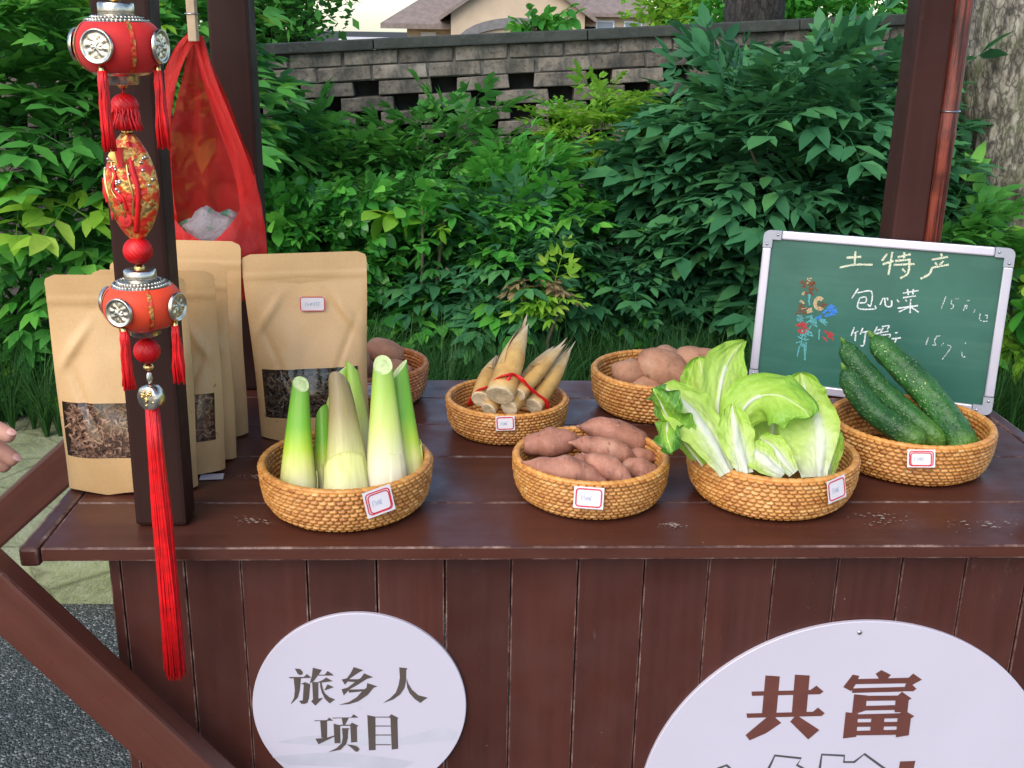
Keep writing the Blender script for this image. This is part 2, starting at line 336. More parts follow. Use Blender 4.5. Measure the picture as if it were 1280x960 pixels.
FLOWER = {'brown':[[(77.7,166.5),(80.9,159.4)],[(79,167.9),(82.1,160.9)],[(85.9,177.0),(81,171.4)],[(79.5,161.5),(85,156.1)],[(79.2,167.0),(85.5,162.8)],[(86.4,176.6),(80.8,171.6)],[(78,176.0),(82.9,170.1)],[(68.6,177.6),(62.3,173.6)],[(79.3,173.3),(77.7,165.9)],[(71.9,178.1),(78.6,174.6)],[(73.3,169.5),(66.2,167.2)],[(82.2,178.1),(87.2,172.4)],[(84.2,176.5),(77.6,173.0)],[(81.2,178.4),(84,171.2)],[(69.8,174.7),(76.7,171.6)],[(74.4,159.3),(81.8,159.0)],[(86.6,168.5),(92,163.1)],[(68.4,171.6),(72.7,165.2)],[(82.4,171.1),(85.2,164.0)],[(80.9,161.1),(86.3,155.7)],[(71.3,161.2),(76,155.1)],[(65.4,173.8),(72.8,172.1)],[(71.9,128.8),(79.3,127.6)],[(64.7,132.4),(72.2,133.2)],[(71.1,125.0),(78.3,127.1)],[(64.6,137.4),(71.9,135.3)],[(66.3,138.2),(73.5,140.4)],[(67,121.6),(74.4,120.3)],[(61.7,124.8),(69.2,124.3)],[(69.4,134.4),(76.8,135.8)],[(65.3,128.6),(72.8,129.1)],[(72.6,131.6),(79.7,133.9)],[(102.6,143.0),(99.1,139.5)],[(97.9,140.5),(102.8,139.5)],[(104.1,144.5),(108.3,141.8)],[(101.4,143.1),(105.9,141.0)],[(98.5,145.8),(103.5,145.6)],[(96.7,143.0),(91.7,142.5)],[(103.7,140.5),(100.4,136.8)],[(94.8,139.4),(95.8,134.3)]],'cream':[[(68.6,155.5),(72,156.9)],[(67.6,156.2),(71.3,155.7)],[(69,158.1),(72.3,159.5)],[(69.9,143.7),(73,141.7)],[(70.3,142.7),(73.7,141.4)],[(72,144.3),(71.6,140.6)],[(71.2,145.1),(67.9,143.6)],[(68.4,146.5),(66.2,143.5)],[(76.1,178.9),(79.2,176.9)],[(80.5,182.9),(77.1,181.7)],[(75.9,175.4),(73.3,172.9)],[(74.4,182.4),(74.5,178.7)],[(69.6,133.1),(77.7,135.2)],[(78.6,132.5),(86.3,135.5)],[(79.5,130.7),(87.8,130.6)],[(79.5,127.6),(87.3,130.3)],[(78.4,130.4),(86.1,133.5)],[(103.1,137.3),(99.2,134.2),(94.4,134.4),(90.3,137.8),(88.3,143.3),(89.1,149.1),(92.4,153.2),(97,154.2),(101.5,151.8)],[(100.5,140.0),(98.1,138.2),(95.2,138.3),(92.8,140.3),(91.6,143.6),(92.1,147.1),(94,149.6),(96.8,150.2),(99.5,148.7)],[(101.8,138.7),(98.6,136.2),(94.8,136.3),(91.5,139.1),(89.9,143.5),(90.6,148.1),(93.2,151.4),(96.9,152.2),(100.5,150.3)]],'blue':[[(113.2,125.8),(121.9,130.4)],[(108.6,138.2),(116.2,144.5)],[(116.7,131.4),(123.5,138.7)],[(111.2,132.8),(120.5,136.0)],[(110.2,138.0),(118.9,142.6)],[(111.7,133.4),(120.8,137.4)],[(107,124.1),(116.3,127.5)],[(104.5,129.3),(111.4,136.5)],[(115.3,130.1),(123.8,135.1)],[(112.9,135.7),(120.2,142.4)],[(106,125.3),(114.7,130.1)],[(116.4,131.0),(125.7,134.1)],[(114.6,128.4),(122.8,133.9)],[(110.1,135.1),(117.8,141.3)],[(102.5,129.4),(109.7,136.3)],[(114.5,127.3),(123.9,130.0)],[(94.3,120.8),(99.6,123.0)],[(96.7,121.8),(102.1,124.0)],[(97.6,119.0),(102.9,121.3)],[(94,119.0),(98,123.3)],[(97.6,122.1),(101.5,126.4)],[(94.6,120.5),(99.4,123.8)]],'red':[[(76.1,107.9),(83.4,109.5)],[(69.4,97.5),(76.9,96.8)],[(69.2,108.8),(76.6,110.1)],[(72.1,95.8),(79.6,95.7)],[(70.9,111.6),(78.3,110.3)],[(67.6,108.8),(75.1,108.9)],[(75.3,106.8),(82.4,104.2)],[(69.3,95.8),(76.6,93.8)],[(66.6,106.5),(74,107.4)],[(71.1,108.3),(78.5,106.9)],[(72.7,101.8),(80.2,102.7)],[(71.9,106.7),(79,104.2)],[(67.3,98.4),(74.8,98.3)],[(69,104.9),(76.6,104.6)],[(74,105.1),(81.4,103.6)],[(69.4,99.1),(76.8,100.6)],[(78.8,103.2),(86,100.9)],[(72.5,110.6),(79.5,107.8)],[(74.9,98.4),(82.4,97.7)],[(63.7,106.2),(71,104.2)],[(114.3,97.3),(120.6,93.1)],[(108.3,102.1),(114.7,98.0)],[(113.5,100.5),(119,95.2)],[(107.5,92.7),(113.1,87.5)],[(110.3,100.5),(117.3,98.0)],[(109.8,90.8),(115.1,85.3)],[(115.3,99.8),(122.1,96.6)],[(113.1,100.5),(119.8,97.2)],[(115.1,96.6),(121.6,92.8)],[(109.2,102.0),(116.1,98.9)],[(117.2,99.0),(124.4,96.8)],[(118.9,94.1),(124.2,88.7)],[(116.6,100.0),(123.5,97.1)],[(115.3,94.8),(122.4,92.3)],[(117.8,100.4),(123.7,95.7)],[(114.4,93.8),(121.3,90.9)]],'teal':[[(92.7,118.1),(86.7,112.2)],[(86.4,122.1),(78.3,120.1)],[(89.9,110.4),(97.6,107.1)],[(91,115.9),(96.3,109.2)],[(91.3,115.3),(83.1,114.2)],[(88.6,108.6),(84.5,101.2)],[(88.1,123.4),(80,121.3)],[(94.1,122.2),(93.5,113.6)],[(86.4,123.2),(86,114.6)],[(86.4,116.3),(79.6,111.5)],[(87.5,116.2),(95.1,112.6)],[(92.2,120.0),(95.9,112.3)],[(85.6,123.5),(90.7,116.6)],[(86,112.6),(94.3,112.7)],[(80.1,92.5),(72.8,90.7)],[(82.2,87.6),(75.9,83.2)],[(81,96.6),(80.6,88.9)],[(69.5,88.6),(76.2,85.0)],[(83.2,102.5),(79.4,95.8)],[(88.3,97.8),(91.9,90.9)],[(84.2,100.8),(83,93.2)],[(86.9,86.1),(80,83.1)],[(76.9,81.7),(70.1,78.4)],[(77.1,92.3),(74.9,84.9)],[(80,79.9),(77.1,72.7)],[(76.4,80.0),(74.3,72.5)],[(74.5,81.2),(67.7,77.8)],[(86.8,99.2),(84,92.0)],[(75.2,99.7),(75.5,91.9)],[(85.9,92.5),(93.3,91.4)],[(100.2,119.6),(106.2,116.8)],[(99.2,117.4),(105.7,115.9)],[(105.5,114.6),(110.9,110.5)],[(100.6,117.7),(105.8,113.4)],[(102.6,119.6),(109.2,118.9)],[(103.1,119.7),(109.1,116.6)],[(105.6,116.1),(112.2,115.3)],[(64.2,117.1),(70.8,115.7)],[(69.1,120.8),(75,117.6)],[(65.5,114.4),(71.8,112.0)],[(69.3,117.2),(74.9,113.4)],[(65.6,122.4),(72.2,121.2)],[(64,121.7),(70.1,118.9)],[(78.4,156.9),(82,140.0)],[(80.9,157.1),(79.8,145.0)],[(83.6,81.2),(83.8,52.3)],[(80.6,77.4),(84.9,51.6)],[(73.5,73.1),(72.1,55.3)],[(101.1,104.0),(102.2,86.8)],[(75.4,94.2),(82.6,89.8)]]}
LETTUCE = [
    (0, [(0.147, 0.11, 0.8594), (0.1412, 0.135, 0.9067), (0.1508, 0.165, 0.946), (0.1656, 0.185, 0.9678), (0.183, 0.2, 0.9832)], 0.032, (0.25, -1, 0.35), 1, 0.08, 0.1, 0.003, 0.0, 0.1, 0),
    (0, [(0.1439, 0.075, 0.8585), (0.1277, 0.085, 0.8888), (0.107, 0.1, 0.9163), (0.0876, 0.115, 0.936), (0.0695, 0.13, 0.9469)], 0.033, (0.45, -1, 0.45), 2, 0.3, -0.05, 0.005, -0.06, 0.55, 0),
    (0, [(0.1207, 0.1, 0.8584), (0.0914, 0.1, 0.8941), (0.0736, 0.1, 0.9192), (0.06, 0.1, 0.942), (0.0545, 0.105, 0.9522)], 0.026, (-0.9, -0.55, 0.1), 3, 0.1, -0.35, 0.01, 0.42, 0.6, 0),
    (0, [(0.1522, 0.13, 0.8513), (0.1388, 0.16, 0.8924), (0.1344, 0.19, 0.9295), (0.1316, 0.215, 0.9565)], 0.034, (0.0, -1, 0.3), 4, 0.09, 0.12, 0.005, 0.02, 0.6, 0),
    (0, [(0.1153, 0.12, 0.8554), (0.0934, 0.12, 0.8916), (0.0805, 0.12, 0.912), (0.0712, 0.085, 0.8998), (0.0752, 0.07, 0.8827)], 0.02, (-0.6, -0.6, 0.5), 13, 0.1, -0.3, 0.009, 0.38, 0.6, 0),
    (1, [(0.1603, 0.105, 0.8851), (0.1659, 0.125, 0.9104), (0.1847, 0.13, 0.9321), (0.2091, 0.115, 0.9394), (0.2316, 0.1, 0.9296), (0.239, 0.09, 0.9212)], 0.036, (0.1, -0.75, 0.65), 5, 0.06, -0.34, 0.005, 0.2, 0.65, 0),
    (1, [(0.1641, 0.072, 0.8577), (0.1576, 0.085, 0.8828), (0.1534, 0.1, 0.9073), (0.1536, 0.12, 0.9274)], 0.022, (0.1, -1, 0.25), 6, 0.42, 0.1, 0.003, -0.1, 0.5, 0),
    (1, [(0.2079, 0.072, 0.8557), (0.1893, 0.078, 0.8694), (0.1737, 0.088, 0.8806), (0.1645, 0.1, 0.8891)], 0.019, (0.1, -1, 0.55), 7, 0.5, 0.1, 0.003, -0.1, 0.5, 0),
    (1, [(0.2221, 0.075, 0.8565), (0.208, 0.085, 0.8727), (0.1957, 0.1, 0.884), (0.1881, 0.11, 0.8904)], 0.018, (0.0, -1, 0.5), 8, 0.34, 0.12, 0.003, -0.06, 0.5, 0),
    (2, [(0.2508, 0.085, 0.8481), (0.2481, 0.095, 0.8758), (0.246, 0.105, 0.8975), (0.2469, 0.12, 0.9144), (0.2467, 0.135, 0.9224)], 0.036, (-0.3, -1, 0.2), 9, 0.3, 0.1, 0.004, -0.1, 0.75, 0.42),
    (2, [(0.2649, 0.14, 0.8473), (0.264, 0.165, 0.8802), (0.2619, 0.185, 0.9104), (0.2597, 0.205, 0.94)], 0.032, (-0.1, -1, 0.2), 10, 0.12, 0.12, 0.005, 0.0, 0.72, 0.2),
    (2, [(0.2737, 0.1, 0.8417), (0.2783, 0.11, 0.8647), (0.2815, 0.12, 0.8836), (0.2811, 0.13, 0.8985)], 0.013, (-0.5, -1, 0.1), 12, 0.14, 0.1, 0.004, 0.15, 0.5, 0),
    (1, [(0.2121, 0.13, 0.846), (0.2144, 0.15, 0.8805), (0.217, 0.17, 0.9101), (0.2184, 0.18, 0.9247)], 0.036, (0, -1, 0.2), 14, 0.1, 0.1, 0.004, 0.12, 0.6, 0),
]
# ------------------------------------------------------------------ ground
TZ = 0.80
def m_asphalt():
    t = NT('wet dark asphalt')
    v = t.coord(objrand=False)
    vo = t.n('ShaderNodeTexVoronoi'); vo.inputs['Scale'].default_value = 190; t.l(v, vo.inputs['Vector'])
    cell = vo.outputs['Color']
    sp = t.n('ShaderNodeSeparateColor'); t.l(cell, sp.inputs[0])
    c = t.ramp(sp.outputs[0], [(0, (.022, .027, .025)), (.55, (.062, .070, .064)), (.84, (.115, .122, .112)), (1, (.38, .38, .36))])
    big = t.noise(v, 3, 4)
    c = t.mix(t.rng(big, .3, .7, 0, .4), c, (.03, .036, .036))
    t.base(c); t.rough(.55)
    t.bump(t.rng(vo.outputs['Distance'], 0, .7, 1, 0), .9, .006)
    return t.m
def m_moss():
    t = NT('mossy concrete')
    v = t.coord(objrand=False)
    a = t.noise(v, 9, 8, .68); b = t.noise(v, 60, 5, .7); d = t.noise(v, 2.2, 4)
    c = t.ramp(a, [(.30, (.085, .105, .045)), (.48, (.22, .24, .12)), (.70, (.34, .34, .22))])
    c = t.mix(t.rng(b, .45, .75, 0, .55), c, (.16, .21, .05))
    c = t.mix(t.rng(d, .4, .65, 0, .4), c, (.36, .35, .22))
    vc = t.n('ShaderNodeTexVoronoi', feature='DISTANCE_TO_EDGE'); vc.inputs['Scale'].default_value = 5; t.l(v, vc.inputs['Vector']); c = t.mix(t.rng(vc.outputs['Distance'], .0, .03, .6, 0), c, (.05, .05, .02))
    t.base(c); t.rough(.9)
    t.bump(b, 1, .008)
    return t.m
def m_soil():
    t = NT('dark soil and leaf litter')
    v = t.coord(objrand=False)
    a = t.noise(v, 22, 8, .7)
    t.base(t.ramp(a, [(.3, (.008, .007, .005)), (.55, (.026, .020, .012)), (.8, (.06, .045, .024))])); t.rough(.95)
    t.bump(a, 1, .02)
    return t.m
M['asphalt'] = m_asphalt(); M['moss'] = m_moss(); M['soil'] = m_soil()
V, F = grid(2, 2, lambda u, v: (-9+18*u, -14+15.35*v, 0))
tag(new_obj('road', mk(V, F), M['asphalt']), kind='structure')
def mossf(u, v):
    x = -9+18*u
    prof = [(1.29, -.02), (1.296, .085), (1.32, .104), (1.42, .106), (1.6, .105), (1.9, .108), (2.35, .112), (2.5, .10)]
    k = v*(len(prof)-1); i = min(int(k), len(prof)-2); k -= i
    y = prof[i][0]*(1-k)+prof[i+1][0]*k; z = prof[i][1]*(1-k)+prof[i+1][1]*k
    return (x, y+.012*nz(x*3, v*4), z+.006*nz(x*6, y*6, 3) if v > .05 else z)
V, F = grid(260, 22, mossf)
tag(new_obj('kerb', mk(V, F), M['moss']), kind='structure')
def soilf(u, v):
    v2 = v**2.2
    x = (u-.5)*(14+3600*v2**1.6); y = 2.42 + 3000*v2**1.6
    z = .115 + .03*nz(x*2, y*2) if y < 4.2 else .1 - min(2.2, (y-4.2)*.45) + .05*nz(x*.5, y*.5)
    return (x, y, z)
V, F = grid(90, 90, soilf)
tag(new_obj('ground', mk(V, F), M['soil']), kind='structure')

# ------------------------------------------------------------------ stall
stall = thing('market_stall', 'dark red-brown wooden market stall with square posts and planked counter', 'stall', (0, .3, 0))
def sbox(name, mat, x0, x1, y0, y1, z0, z1, bev=.002):
    o = box(name, mat, stall, x0, x1, y0, y1, z0, z1, bev)
    o.location.y -= .3
    if name in ('counter_plank', 'front_plank', 'end_batten'): worn_arrises(o, M['worn'])
    return o
ys = [0, .1185, .267, .392, .512, .604]
for i in range(5):
    sbox('counter_plank', M['wood_x'], -.629, .629, ys[i]+(0 if i == 0 else .0009), ys[i+1]-.0009, TZ-.0165, TZ + R.uniform(-.0006, .0004), .0020)
for s in (-1, 1):
    sbox('end_batten', M['wood_y'], min(s*.6300, s*.6515), max(s*.6300, s*.6515), -.004, .606, TZ-.021, TZ+.0015, .004)
# frame rails below the counter
sbox('rail', M['wood_x'], -.565, .565, .045, .075, .69, .782, .002)
sbox('rail', M['wood_x'], -.565, .565, .535, .565, .69, .782, .002)
# front boards
edges = [-.5685, -.5555, -.483, -.420, -.3455, -.266, -.1875, -.1110, -.0335, .0435, .1190, .1955, .2715, .3475, .4235, .4985, .5685]
for a, b in zip(edges[:-1], edges[1:]):
    dy = R.uniform(-.0008, .0010)
    g = R.uniform(.0004, .0013)
    sbox('front_plank', M['wood_z'], a+g, b-g*.6, .0300+dy, .0440+dy, .14, .7832, .0016)
for s in (-1, 1):
    for k in range(6):
        y0 = .048 + k*.0855
        sbox('side_plank', M['wood_z'], min(s*.5685, s*.5555), max(s*.5685, s*.5555), y0+.0006, y0+.0849, .14, .7832, .0015)
sbox('floor_board', M['wood_x'], -.55, .55, .05, .56, .15, .165, .001)
for x in (-.53, .53):
    for y in (.09, .52):
        sbox('foot', M['wood_z'], x-.025, x+.025, y-.025, y+.025, 0, .15, .003)
# posts: front left, rear left, rear right, front right
PT = 2.02
for (x0, x1, y0, y1) in ((-.5405, -.4825, .0525, .0965), (-.5310, -.4730, .5445, .6005), (.4920, .5430, .5445, .6005), (.5220, .5760, .0525, .0965)):
    po = sbox('post', M['wood_post'] if x0 < 0 else M['wood_post2'], x0, x1, y0, y1, TZ+.0012, PT, .0045)
    if x0 < -.5 and y0 < .1: po.rotation_euler = (0, rad(.55), 0); po.location.x += .0055
# top frame and roof boards (above the picture)
for y0 in (.055, .552):
    sbox('top_beam', M['wood_x'], -.66, .66, y0, y0+.036, 1.90, 1.955, .003)
sbox('eave_beam', M['wood_x'], -.70, .70, -.045, -.015, 1.86, 1.90, .003)
for x0 in (-.512, .53):
    sbox('tie_beam', M['wood_y'], x0-.018, x0+.018, .10, .545, 1.90, 1.95, .003)
def roof_board(yc, zc, ang, w):
    o = new_obj('roof_board', box_mesh(1.42, w, .012, .002), M['wood_x'], stall, (0, yc-.3, zc), (ang, 0, 0))
for k in range(4):
    a = rad(24)
    d = .05 + k*.108
    roof_board(.32-d*math.cos(a), 2.17-d*math.sin(a)+.0, a, .105)
    roof_board(.32+d*math.cos(a), 2.17-d*math.sin(a)+.0, -a, .105)
# shafts at the left end
def beam(name, p, q, w, t, mat, n=4):
    p = Vector(p); q = Vector(q); d = q-p
    me = box_mesh(d.length, t, w, .005, 2)
    o = new_obj(name, me, mat, stall)
    o.location = (p+q)/2 - Vector((0, .3, 0))
    o.rotation_euler = (0, -math.atan2(d.z, d.x), 0)
    return o
beam('shaft', (-.853, -.0290, .9924), (-.3615, -.0290, .3935), .057, .034, M['wood_x'])
beam('shaft', (-.668, .592, .8130-.02), (-1.40, .592, .1400), .062, .046, M['wood_x'])
# flakes and stains on the counter
M['stain'] = m_plain('dried pale stain', (.30, .22, .18), .8, var=.3, scale=120)
def stain(cx, cy, rx, ry, seed, rot=0):
    rr = random.Random(seed); mb = MB()
    for k in range(46):
        a = rr.uniform(0, 6.28); q = rr.random()**.7
        x = q*rx*math.cos(a); y = q*ry*math.sin(a); s = rr.uniform(.0006, .0022)*(1.3-q)
        x, y = x*math.cos(rot)-y*math.sin(rot), x*math.sin(rot)+y*math.cos(rot)
        n = 6; ph = rr.uniform(0, 6)
        mb.add([(x+s*rr.uniform(.6, 1.9)*math.cos(ph+6.283*i/n), y+s*rr.uniform(.5, 1)*math.sin(ph+6.283*i/n), .00002*k) for i in range(n)], [tuple(range(n))])
    o = mb.build('stain', M['stain'], stall, smooth=False)
    o.location = (cx, cy-.3, TZ+.0009); return o
stain(.078, .052, .022, .010, 3); stain(-.408, .066, .030, .012, 5, -.3); stain(-.43, .20, .03, .02, 8)
stain(.33, .07, .05, .03, 12); stain(.45, .05, .06, .03, 14); stain(-.27, .335, .05, .02, 9)

# ------------------------------------------------------------------ round signs
def flat_poly(mb, P, lift, sc_=.001):
    v = [(x*sc_, -lift, z*sc_) for x, z in P]
    mb.add(v, [tuple(range(len(v)))])
def stroke2d(P, w, wob=0, rr=R):
    """polyline -> list of quads (2D)"""
    Q = [Vector(p) for p in P]; out = []
    L = []; Rr = []
    for i, p in enumerate(Q):
        d = (Q[min(i+1, len(Q)-1)]-Q[max(i-1, 0)]); d.normalize()
        n = Vector((-d.y, d.x))
        ww = w*(1+rr.uniform(-wob, wob))
        L.append(p+n*ww/2); Rr.append(p-n*ww/2)
    for i in range(len(Q)-1): out.append([L[i], Rr[i], Rr[i+1], L[i+1]])
    return out
def fix_winding(o):
    bm = bmesh.new(); bm.from_mesh(o.data)
    for f_ in bm.faces:
        f_.normal_update()
        if f_.normal.y > 0: f_.normal_flip()
    bm.to_mesh(o.data); bm.free()
def round_sign(label, cx, cz, r):
    s = thing('round_sign', label, 'sign', (cx, .0295, cz), (0, 0, 0))
    n = 120
    prof = [(0.0005, .0), (r, .0), (r, .0042), (r-.0008, .0050), (.0005, .0050)]
    v, f = lathe(prof, n)
    o = new_obj('board', mk([(a, -c, b) for a, b, c in v], f, smooth=False), M['white_print'], s)
    bm = bmesh.new(); bm.from_mesh(o.data); bmesh.ops.remove_doubles(bm, verts=bm.verts, dist=1e-6); bmesh.ops.recalc_face_normals(bm, faces=bm.faces); bm.to_mesh(o.data); bm.free()
    return s
def glyph(s, polys, mat, name='character'):
    mb = MB()
    for i, P in enumerate(polys): flat_poly(mb, P, .0053+.00004*i)
    o = mb.build(name, mat, s, smooth=False); fix_winding(o); return o
sg1 = round_sign('smaller round white sign with five dark characters on the stall front', -.289, .576, .1268)
for c in CHAR1: glyph(sg1, c, M['ink_brown'])
for i, h in enumerate(HILL):
    mb = MB(); flat_poly(mb, h, .0051+.00005*i); fix_winding(mb.build('hill_print', M['ink_hill'], sg1, smooth=False))
sg2 = round_sign('larger round white sign with red-brown characters and a line drawing on the stall front', .3145, .426, .262)
for c in CHAR2: glyph(sg2, c, M['ink_red'])
glyph(sg2, BLOCK, M['ink_red'])
for P in OUTL:
    mb = MB()
    for i, q in enumerate(stroke2d(P, 3.2)): flat_poly(mb, q, .0053+.00003*i)
    fix_winding(mb.build('house_outline', M['ink_grey'], sg2, smooth=False))
def screw(parent, loc, r=.003):
    v, f = lathe([(r, 0), (r, .0008), (r*.7, .0016), (.0002, .0018)], 14)
    return new_obj('screw', mk([(a, -c, b) for a, b, c in v], f), M['steel'], parent, loc)
screw(sg2, (-.0095, -.0049, .2475))

# ------------------------------------------------------------------ woven baskets
def m_rattan():
    t = NT('varnished rattan')
    at = t.n('ShaderNodeAttribute', attribute_name='var')
    v = t.coord()
    f = t.noise(v, 260, 3)
    c = t.ramp(at.outputs['Fac'], [(0, (.38, .125, .020)), (.45, (.60, .255, .055)), (.8, (.72, .345, .090)), (1, (.78, .45, .160))])
    c = t.mix(t.rng(f, .4, .7, 0, .3), c, (.36, .14, .035))
    oi = t.n('ShaderNodeObjectInfo'); hs = t.n('ShaderNodeHueSaturation'); t.l(c, hs.inputs['Color']); t.l(t.rng(oi.outputs['Random'], 0, 1, .84, 1.10), hs.inputs['Value'])
    st = t.noise(v, 14, 5, .65); cc = t.mix(t.rng(st, .52, .72, 0, .55), hs.outputs[0], (.20, .070, .018))
    t.base(cc); t.rough(.42)
    t.bump(f, .15, .0005)
    return t.m
M['rattan'] = m_rattan()
def m_rattan_dark():
    m2 = M['rattan'].copy(); m2.name = 'reddish rattan'
    for n in m2.node_tree.nodes:
        if n.type == 'VALTORGB' and n.color_ramp.elements[0].position == 0 and len(n.color_ramp.elements) == 4:
            for e, c in zip(n.color_ramp.elements, ((.26, .065, .020), (.42, .135, .038), (.52, .20, .058), (.58, .26, .09))): e.color = (*c, 1)
    return m2
M['rattan_red'] = m_rattan_dark()

def basket_meshes(seed):
    """unit basket: rim radius 1, height .57; returns (wall mesh, rim mesh)"""
    rr = random.Random(seed)
    H = .57
    zs = [0, .06, .16, .28, .40, .50, .545]; rs = [.79, .875, .935, .965, .978, .985, .985]
    def rad_at(z):
        for i in range(len(zs)-1):
            if z <= zs[i+1]:
                k = (z-zs[i])/(zs[i+1]-zs[i]); k2 = k
                return rs[i]*(1-k2)+rs[i+1]*k2
        return rs[-1]
    mb = MB()
    NS, NR, SA, SR = 64, 11, 6, 4
    def weave(r_of, z_of, sign, rows, amp):
        na = NS*SA; nr = rows*SR
        vs = []; cs = []
        tint = {}
        for j in range(nr+1):
            row = min(j//SR, rows-1); vv = (j/SR-row)
            for i in range(na):
                off = .5 if row % 2 else 0
                s = i/SA+off; st = int(math.floor(s)) % NS; uu = s-math.floor(s)
                bmp = (1-abs(2*uu-1)**9)*(1-abs(2*vv-1)**4)
                key = (row, st)
                if key not in tint: tint[key] = min(1, max(0, rr.gauss(.52, .24)))
                q = j/nr
                a = 2*math.pi*i/na + .012*math.sin(row*2.1)
                r = r_of(q)+sign*amp*(bmp-.5)+.006*math.sin(a*3+seed)+.008*nz(math.cos(a)*3, math.sin(a)*3, row*.9)
                z = z_of(q)+.005*math.sin(a*2+row*.4)*(q*(1-q)*4)
                vs.append((r*math.cos(a), r*math.sin(a), z)); cs.append(tint[key]*(.35+.65*bmp) if False else tint[key])
        fs = []
        for j in range(nr):
            for i in range(na):
                i2 = (i+1) % na
                q4 = (j*na+i, j*na+i2, (j+1)*na+i2, (j+1)*na+i)
                fs.append(q4 if sign > 0 else q4[::-1])
        mb.add(vs, fs, cs)
    weave(lambda q: rad_at(q*.545), lambda q: q*.545, 1, NR, .046)
    NS = 60
    weave(lambda q: rad_at(.045+q*.50)-.065, lambda q: .045+q*.50, -1, 9, .030)
    # floor of the basket
    v, f = lathe([(.72, .05), (.36, .046), (.004, .045)], 40)
    mb.add(v, f, .4)
    v, f = lathe([(.70, .0), (.36, .004), (.004, .005)], 40)
    mb.add(v, [x[::-1] for x in f], .3)
    wall = mb.mesh(True, 'var')
    rm = MB(); n1, n2 = 300, 12
    vs = []; cs = []
    for i in range(n1):
        a = 2*math.pi*i/n1
        for k in range(n2):
            b = 2*math.pi*k/n2
            ph = (i/n1*64 + k/n2*1.0) % 1
            mr = .042*(1-.30*abs(2*ph-1)**4)
            vs.append(((.952+mr*math.cos(b))*math.cos(a), (.952+mr*math.cos(b))*math.sin(a), .548+mr*.78*math.sin(b)))
            cs.append(.35+.5*((int(i/n1*64+k/n2)*7919) % 97)/97)
    fs = [(i*n2+k, i*n2+(k+1) % n2, ((i+1) % n1)*n2+(k+1) % n2, ((i+1) % n1)*n2+k) for i in range(n1) for k in range(n2)]
    rm.add(vs, [x[::-1] for x in fs], cs)
    return wall, rm.mesh(True, 'var')
BM = basket_meshes(2)
BM_red = (BM[0].copy(), BM[1].copy())

def price_tag(parent, r, ang, z, w, h, tilt, borders=1, seed=1, lean=-.12):
    """paper tag stuck to the wall of a basket; ang measured from straight ahead (-y)"""
    rr = random.Random(seed)
    d = Vector((math.sin(ang), -math.cos(ang), 0))
    o = new_obj('price_tag', None, None, parent)
    v, f = grid(7, 3, lambda a, b: ((a-.5)*w, .10*((a-.5)*w/.05)**2*.02, (b-.5)*h))
    me = mk(v, f); me.materials.append(M['tag_white'])
    bpy.data.objects.remove(o)
    o = new_obj('price_tag', me, None, parent, d*r+Vector((0, 0, z)))
    o.rotation_euler = (Matrix.Rotation(ang, 3, 'Z') @ Matrix.Rotation(lean, 3, 'X') @ Matrix.Rotation(tilt, 3, 'Y')).to_euler()
    def rrect(a, b, c, jx=0, jz=0):
        pts = []
        for (sx, sz, a0) in ((1, 1, 0), (-1, 1, 90), (-1, -1, 180), (1, -1, 270)):
            for k in range(4):
                t = rad(a0+30*k)
                pts.append(((sx*(a-c)+c*math.cos(t)+jx)*1000, (sz*(b-c)+c*math.sin(t)+jz)*1000))
        return pts+pts[:1]
    mb = MB()
    for k in range(borders):
        s = 1-.13*k
        for q in stroke2d(rrect(w*.42*s, h*.40*s, h*.13, rr.uniform(-.001, .001)*k, rr.uniform(-.0012, .0012)*k), 1.5 if borders == 1 else 1.3):
            flat_poly(mb, q, .0004+.00008*k)
    fix_winding(mb.build('red_border', M['tag_red'], o, smooth=False))
    mb = MB(); x = -w*.22
    for P in ([(0, 3), (-.4, -3)], [(2, 3), (2, .5), (4, .3), (3.8, -2), (1.8, -2.6)], [(5, 1), (8, 1.4)], [(4.6, -.6), (8.6, 0)], [(6.4, -.2), (5.2, -3)], [(7.4, -.2), (7.6, -2.6), (9, -2.2)], [(10, 2.6), (9, -3)]):
        for q in stroke2d([((a+rr.uniform(-.3, .3))*w/.030*.9+x*1000, b*h/.024*.9) for a, b in P], .55): flat_poly(mb, q, .0006)
    fix_winding(mb.build('handwriting', M['tag_blue'], o, smooth=False))
    return o

def basket(label, cx, cy, r, rotz, red=False, hs=1.0):
    t = thing('rattan_basket', label, 'basket', (cx, cy, TZ+.0008), (0, 0, 0), 'round rattan baskets on the counter')
    ms = BM_red if red else BM
    for nm, me in zip(('woven_wall', 'rim'), ms):
        o = new_obj(nm, me, M['rattan_red'] if red else M['rattan'], t)
        o.scale = (r, r, r*hs); o.rotation_euler = (0, 0, rotz)
    return t
bk_celt = basket('rattan basket of green and white stalks with a double red framed tag', -.307, .1185, .1029, .3)
bk_spot = basket('rattan basket of sweet potatoes in the middle of the front row', -.0099, .1437, .0961, 1.4)
bk_lett = basket('rattan basket overflowing with leafy green lettuce', .216, .1473, .105, 2.2)
bk_cuc = basket('rattan basket of three cucumbers in front of the chalkboard', .4322, .2504, .1073, 3.3)
bk_shoot = basket('small rattan basket holding a bundle of bamboo shoots', -.1049, .3767, .0875, 4.1)
bk_pot = basket('rattan basket of brown potatoes behind the lettuce', .1272, .4707, .1002, 5.0, hs=1.1)
bk_taro = basket('reddish rattan basket half hidden behind the kraft pouch and stalks', -.3131, .5139, .0923, .9, red=True, hs=1.1)
price_tag(bk_celt, .1070, .45, .0445, .034, .031, -.16, 2, 1)
price_tag(bk_spot, .1002, -.13, .0385, .0345, .026, .02, 1, 2)
